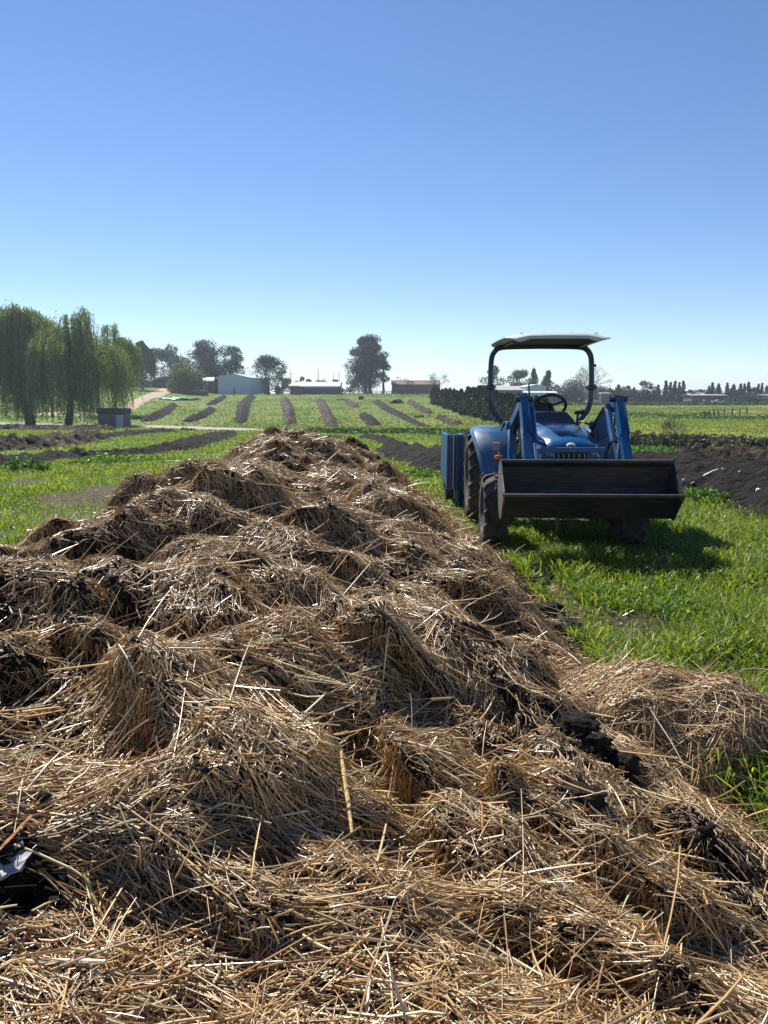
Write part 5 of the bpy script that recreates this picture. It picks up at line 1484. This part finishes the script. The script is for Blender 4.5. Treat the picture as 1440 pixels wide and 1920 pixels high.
def px2m(n, d): return n / FPX * d
def house(name, x0, x1, ytop, ybase, d, depth, label, cat, wall, roof, ridge='x', pitch=.18, rz=0.0, eave=None, windows=(), doors=(), ovh=.25, wallz=None):
    """gabled building between two pixel columns at ground distance d"""
    xa = at_depth(x0, d)[0]; xb = at_depth(x1, d)[0]; cx = (xa + xb) / 2; W = xb - xa
    zb = min(T1(xa, d), T1(xb, d), T1(cx, d)) - .15
    zb = min(zb, at_depth(x0, d, ybase)[2])
    zt = at_depth(x0, d, ytop)[2]
    root = empty(name, (cx, d + depth / 2, zb), rz, label, cat)
    H = zt - zb
    m = MB()
    if ridge == 'y':        # gable faces the camera
        he = H - W / 2 * pitch
        m.loft([[(-W / 2, y, 0), (W / 2, y, 0), (W / 2, y, he), (0, y, H - .12), (-W / 2, y, he)] for y in (-depth / 2, depth / 2)])
        m.build('wall', wall, root)
        r = MB()
        for s in (-1, 1):
            r.loft([[(0, y, H), (s * (W / 2 + ovh), y, he - pitch * ovh), (s * (W / 2 + ovh), y, he - pitch * ovh + .12), (0, y, H + .12)] for y in (-depth / 2 - ovh, depth / 2 + ovh)])
        ro = r.build('roof', roof, root)
    else:
        he = H - depth / 2 * pitch
        m.loft([[(x, -depth / 2, 0), (x, depth / 2, 0), (x, depth / 2, he), (x, 0, H - .12), (x, -depth / 2, he)] for x in (-W / 2, W / 2)])
        m.build('wall', wall, root)
        r = MB()
        for s in (-1, 1):
            r.loft([[(x, 0, H), (x, s * (depth / 2 + ovh), he - pitch * ovh), (x, s * (depth / 2 + ovh), he - pitch * ovh + .12), (x, 0, H + .12)] for x in (-W / 2 - ovh, W / 2 + ovh)])
        ro = r.build('roof', roof, root)
    for (f, wd, z0, z1) in windows:
        MB().box((-W / 2 + f * W, -depth / 2 - .04, (z0 + z1) / 2), (wd, .08, z1 - z0)).build('window', M_glass, root)
    for (f, wd, z1) in doors:
        MB().box((-W / 2 + f * W, -depth / 2 - .05, z1 / 2 + .1), (wd, .10, z1)).build('door', M_darkwall, root)
    return root, W, H
b_, W, H = house('white_barn', 417, 480, 701, 737, 272, 22, 'white metal barn with a low gable standing at the top of the slope', 'barn', M_wall, M_white, 'y', .22, rz=-.16, doors=[(.5, .5, 2.2)])
# lean-to at the left of the barn
def open_shed(name, x0, x1, yt, yb, d, depth, label, cat, roofm, npost=4, back=None, th=.18, slope=.5):
    xa = at_depth(x0, d)[0]; xb = at_depth(x1, d)[0]; cx = (xa + xb) / 2; W = xb - xa
    zb = min(T1(xa, d), T1(xb, d)) - .1; zt = at_depth(x0, d, yt)[2]
    root = empty(name, (cx, d + depth / 2, zb), 0, label, cat)
    H = zt - zb
    MB().loft([[(x, -depth / 2, H - th), (x, depth / 2, H + slope - th), (x, depth / 2, H + slope), (x, -depth / 2, H)] for x in (-W / 2, W / 2)]).build('roof', roofm, root)
    for k in range(npost):
        MB().box((-W / 2 + .2 + (W - .4) * k / (npost - 1), -depth / 2 + .2, (H - th) / 2), (.2, .2, H - th)).build('post', M_wood, root)
    if back:
        MB().box((0, depth / 2 - .2, (H - th) / 2), (W - .1, .15, H - th)).build('back_wall', back, root)
    return root, W, H
open_shed('lean_to_shed', 375, 416, 708, 735, 276, 8, 'open lean-to shed with a flat grey roof left of the white barn', 'shed', M_greyroof, 4, M_darkwall)
r_, W, H = open_shed('sheet_stack', 378, 402, 713, 733, 271, 1.2, 'leaning pale corrugated sheets under the lean-to', 'metal sheets', M_white, 2, None, th=.5, slope=1.0)
b2, W, H = house('low_shed', 545, 637, 716, 741, 268, 11, 'long low shed with a pale roof and dark walls right of the barn', 'shed', M_darkwall, M_greyroof, 'x', .28, windows=[(.3, 1.6, .9, 1.9)])
MB().box((2, -5.78, H - 11 / 2 * .28 - .10), (11.6, .12, .42)).build('fascia', M_white, b2)
open_shed('lean_to_shed', 541, 561, 723, 740, 262, 4, 'small open lean-to at the left end of the long low shed', 'shed', M_greyroof, 3, M_darkwall)
house('rusty_barn', 735, 825, 713, 738, 300, 9, 'long rust brown barn on the skyline behind the fence', 'barn', M_rust, M_rust, 'x', .35)
house('long_farm_building', 901, 983, 724, 740, 305, 10, 'long low brown farm building with a pale roof behind the cypress hedge', 'farm building', M_brick, M_greyroof, 'x', .3)
MB2 = empty('water_tank', at_depth(905, 300), 0, 'grey square tank tower beside the gum tree left of the roll bar', 'tank')
MB().box((0, 0, 3.5), (2.6, 2.6, 3.4), bev=.1).build('tank_body', M_darkwall, MB2)
for a in (-1, 1):
    for b in (-1, 1): MB().box((a, b, .9), (.2, .2, 1.9)).build('leg', M_wood, MB2)
house('white_shed', 983, 1021, 721, 741, 300, 12, 'far white metal shed seen inside the roll bar', 'shed', M_wall, M_white, 'y', .2, rz=.12)
open_shed('pole_canopy', 983, 1046, 736, 744, 285, 4, 'low open canopy with a pale roof in front of the far white shed', 'canopy', M_white, 5)
h_, W, H = open_shed('dark_hut', 1127, 1146, 737, 752, 290, 4, 'small dark square hut with a pale roof edge right of the roll bar', 'hut', M_greyroof, 3, M_darkwall, th=.35, slope=.2)
MB().box((0, 0, (H - .4) / 2), (W - .5, 3.4, H - .4)).build('wall', M_darkwall, h_)
f_, W, H = house('flat_roofed_farmhouse', 1298, 1361, 740, 755, 300, 9, 'long flat roofed brown farmhouse by the road at right', 'farmhouse', M_brick, M_greyroof, 'x', .06, windows=[(.12, 1.2, 1, 2), (.3, 1.2, 1, 2), (.75, 1.2, 1, 2), (.9, 1.2, 1, 2)], doors=[(.5, 1, 2.1)], ovh=.6)
MB().box((-2.0, -4.62, 1.2), (1.1, .1, 1.0)).build('white_board', M_white, f_)
c_, W, H = house('grey_cottage', 1424, 1462, 740, 756, 298, 8, 'grey rendered cottage with a flat roof at the right picture edge', 'cottage', simple('grey_render', (.30, .29, .27), rough=.8, var=.1), M_greyroof, 'x', .06, windows=[(.35, 1.4, .9, 2.0)], ovh=.5)

# stone pump house beside the road
gx0 = ground(190, 800)[0]; gx1 = ground(242, 800)[0]; gd = ground(216, 801)[1]
W = gx1 - gx0
H = px2m(36, gd)
pr_ = empty('pump_house', ((gx0 + gx1) / 2, gd + 1.2, T1((gx0 + gx1) / 2, gd) - .1), -.10, 'small dark concrete pump house with a flat slab roof and pale door panel', 'pump house')
MB().box((0, 0, (H - .75) / 2), (W * .96, 2.4, H - .75), bev=.02).build('wall', M_conc, pr_)
MB().box((0, 0, H - .375), (W, 2.7, .75), bev=.03).build('roof', simple('dark_slab', (.045, .045, .043), rough=.85, var=.3, scale=2, bump=.3), pr_)
MB().box((W * .345, -1.23, (H - .9) / 2 + .02), (W * .27, .08, H - .95), bev=.01).build('door', simple('pale_panel', (.40, .41, .42), rough=.7, var=.2, scale=2), pr_)

# teal sheets, dark green bin
x_, y_, z_ = ground(336, 750)
tp = empty('tarpaulin', (x_, y_, z_), 0, 'crumpled pale teal plastic sheet lying on the grass below the green shrub', 'tarpaulin')
rg_ = np.random.default_rng(9)
U, Vv = np.meshgrid(np.linspace(-1, 1, 22), np.linspace(-1, 1, 12))
TXx = U * 2.4 * (1 + .2 * fbm(Vv * 2, U, 1, 2)); TYy = Vv * 5.5 * (1 + .2 * fbm(U * 2, Vv, 2, 2)) ; TXx = TXx + Vv * 2.4
TZz = terrain(TXx + x_, TYy + y_) - z_ + .25 + .45 * (fbm(U * 3, Vv * 3, 4, 3) + .3)
i_ = np.arange(22 * 12).reshape(12, 22)
o = mesh_np('sheet', np.stack([TXx, TYy, TZz], -1).reshape(-1, 3), [np.stack([i_[:-1, :-1], i_[:-1, 1:], i_[1:, 1:], i_[1:, :-1]], -1).reshape(-1, 4)], M_teal, tp)
sm_ = o.modifiers.new('thick', 'SOLIDIFY'); sm_.thickness = .03
x_, y_, z_ = ground(375, 742)
bn_ = empty('steel_bin', (x_, y_ + 1, z_), .1, 'dark green steel skip bin with sloping ends beside the green shrub', 'skip bin')
MB().prism([(-.8, .1), (.8, .1), (1.0, 1.5), (-1.0, 1.5)], -2.2, 2.2).build('body', M_green, bn_)
MB().box((0, -1.02, 1.5), (4.6, .12, .14)).build('rim', M_teal, bn_)
x_, y_, z_ = ground(677, 750)
wt = empty('water_trough', (x_, y_, z_), 0, 'small black water trough on the slope below the wooden fence', 'trough')
MB().box((0, 0, .5), (1.4, .9, .8), bev=.05).build('body', M_black, wt)
MB().box((0, 0, .93), (1.5, 1.0, .08), bev=.02).build('rim', M_black, wt)
for a in (-1, 1): MB().box((a * .5, 0, .05), (.12, .7, .12)).build('foot', M_wood, wt)

# fences
def fence(P, n, h, label, rails=(.5, .95), pr=.07, rr=.04, name='wire_fence', mesh=False):
    root = empty(name, P[0], 0, label, 'fence')
    pts = []
    for k in range(n):
        f = k / (n - 1) * (len(P) - 1); i = min(int(f), len(P) - 2); g = f - i
        x = P[i][0] * (1 - g) + P[i + 1][0] * g; y = P[i][1] * (1 - g) + P[i + 1][1] * g
        pts.append(Vector((x, y, T1(x, y))) - Vector(P[0]))
    for p in pts:
        MB().box(p + Vector((0, 0, h / 2)), (pr * 2, pr * 2, h)).build('post', M_wood, root)
    for r in rails:
        MB().tube([p + Vector((0, 0, h * r)) for p in pts], rr, 4).build('rail', M_wood, root)
    return root
fence([at_depth(640, 262), at_depth(720, 255), at_depth(812, 245)], 20, 1.5, 'long dark post and rail fence crossing the slope below the gum tree', (.35, .65, .95), .10, .09, name='rail_fence')
fence([at_depth(640, 295), at_depth(812, 290)], 22, 1.3, 'thin pale fence on the skyline behind the post and rail fence', (.95,), .07, .04)
fence([at_depth(1000, 252), at_depth(1200, 256), at_depth(1450, 262)], 26, 1.3, 'wire fence running along the road bank at right', (.55, .95), .07, .03)
fence([ground(1320, 786), ground(1350, 782), ground(1400, 778)], 8, 1.2, 'short broken post fence on the far right pasture', (.9,), .09, .03)
fence([ground(1190, 850), ground(1300, 851), ground(1460, 860)], 14, .62, 'low wire fence in front of the scrub hedge', (.5, .95), .014, .006)

# poles
def pole(px, yt, d, label, arm=None, r=.14):
    x, y, z = at_depth(px, d); zt = at_depth(px, d, yt)[2]
    root = empty('utility_pole', (x, y, z), 0, label, 'pole', 'poles on the skyline')
    MB().tube([(0, 0, -.2), (0, 0, zt - z)], [r, r * .7], 8).build('pole_shaft', M_wood, root, smooth=True)
    if arm:
        MB().box((0, 0, (zt - z) * .87), (arm, .12, .14)).build('crossarm', M_wood, root)
        for k in (-1, 0, 1): MB().tube([(k * arm * .42, 0, (zt - z) * .87), (k * arm * .42, 0, (zt - z) * .87 + .35)], .06, 6).build('insulator', M_white, root)
pole(546, 696, 290, 'utility pole with a crossarm, leftmost on the skyline', 1.8)
pole(597, 691, 300, 'tallest plain pole behind the low shed roof', r=.18)
pole(626, 701, 310, 'shorter plain pole at the right end of the low shed')
pole(636, 696, 300, 'plain pole just left of the big gum tree', r=.17)
pole(608, 707, 330, 'shortest pole with a small crossarm behind the shed', 1.4, .12)
# overhead wires at the left with their poles
wr_ = empty('overhead_wires', at_depth(212, 262), 0, 'pair of pale overhead wires crossing in front of the dark pines', 'wires')
A = Vector(at_depth(212, 262)); 
for yy in (697, 703):
    P0 = Vector(at_depth(212, 262, yy)); P1 = Vector(at_depth(340, 262, yy + 2)); 
    MB().tube([P0.lerp(P1, k / 10) - Vector((0, 0, .4 * 4 * (k / 10) * (1 - k / 10))) - A for k in range(11)], .05, 4).build('wire', M_white, wr_)
pole(212, 694, 262, 'pole behind the small willow holding the overhead wires', 1.6)
pole(340, 694, 262, 'pole by the green shrub holding the overhead wires', 1.6)

# parked cars
def car(px, d, col, label, pickup, rz=0.0):
    x, y, z = at_depth(px, d)
    root = empty('parked_car', (x, y, z + .12), rz, label, 'car', 'vehicles parked along the farm road')
    body = [(-2.2, .35), (-2.25, .75), (-2.1, .95), (-1.2, 1.02), (-.9, 1.05), (2.05, 1.05) if pickup else (1.9, 1.0), (2.2, .9), (2.25, .4), (1.9, .28), (-1.9, .28)]
    cab = [(-1.1, 1.0), (-.45, 1.52), (.55, 1.56), (.95, 1.0)] if pickup else [(-1.1, .98), (-.45, 1.42), (.9, 1.44), (1.6, .98)]
    P = simple('car_paint', col, rough=.25, var=.05, coat=.6)
    def side(poly, w0, w1):
        n = len(poly)
        return [[(a, -w0 / 2, b) for a, b in poly], [(a, -w1 / 2, b) for a, b in poly]], None
    m = MB(); m.loft([[(a, yy, b) for a, b in body] for yy in (-.88, .88)]); m.build('body', P, root)
    m = MB(); m.loft([[(a, yy, b) for a, b in cab] for yy in (-.74, .74)]); cb = m.build('cabin', P, root)
    gl = [(a * .86 + (.0 if pickup else .03), .98 + (b - .98) * .84) for a, b in cab]
    for yy in (-.755, .735):
        m = MB(); m.loft([[(a, yy + q, b + .03) for a, b in gl] for q in (0, .02)]); m.build('side_window', M_glass, cb)
    for wx in (-1.4, 1.4):
        for wy in (-.8, .8):
            m = MB(); m.lathe_x([(-.11, 0), (-.11, .2), (-.1, .31), (.1, .31), (.11, .2), (.11, 0)], (0, 0, 0), 18); o = m.build('wheel', M_rubber, root); o.location = (wx, wy, .31); o.rotation_euler = (0, 0, R(90))
    for wy in (-.6, .6):
        m = MB(); m.box((-2.24, wy, .72), (.06, .3, .14)); m.build('headlight', M_white, root)
        m = MB(); m.box((2.22, wy, .78), (.06, .2, .16)); m.build('tail_light', M_rust, root)
car(1110, 276, (.55, .60, .62), 'white parked pickup seen just right of the roll bar', True, .1)
car(1347, 284, (.32, .45, .62), 'pale blue parked car in front of the flat roofed farmhouse', False, -.05)

# ---------------------------------------------------------------- air
hm = bpy.data.materials.new('haze'); hm.use_nodes = True
hn = hm.node_tree; hn.nodes.clear()
ho = hn.nodes.new('ShaderNodeOutputMaterial'); hv = hn.nodes.new('ShaderNodeVolumePrincipled')
hv.inputs['Color'].default_value = (.75, .87, 1.0, 1); hv.inputs['Density'].default_value = HAZE; hv.inputs['Anisotropy'].default_value = .35
hn.links.new(hv.outputs[0], ho.inputs['Volume'])
if HAZE > 0:
    MB().box((0, 1600, 18), (9200, 3400, 50)).build('haze', hm, kind='stuff')
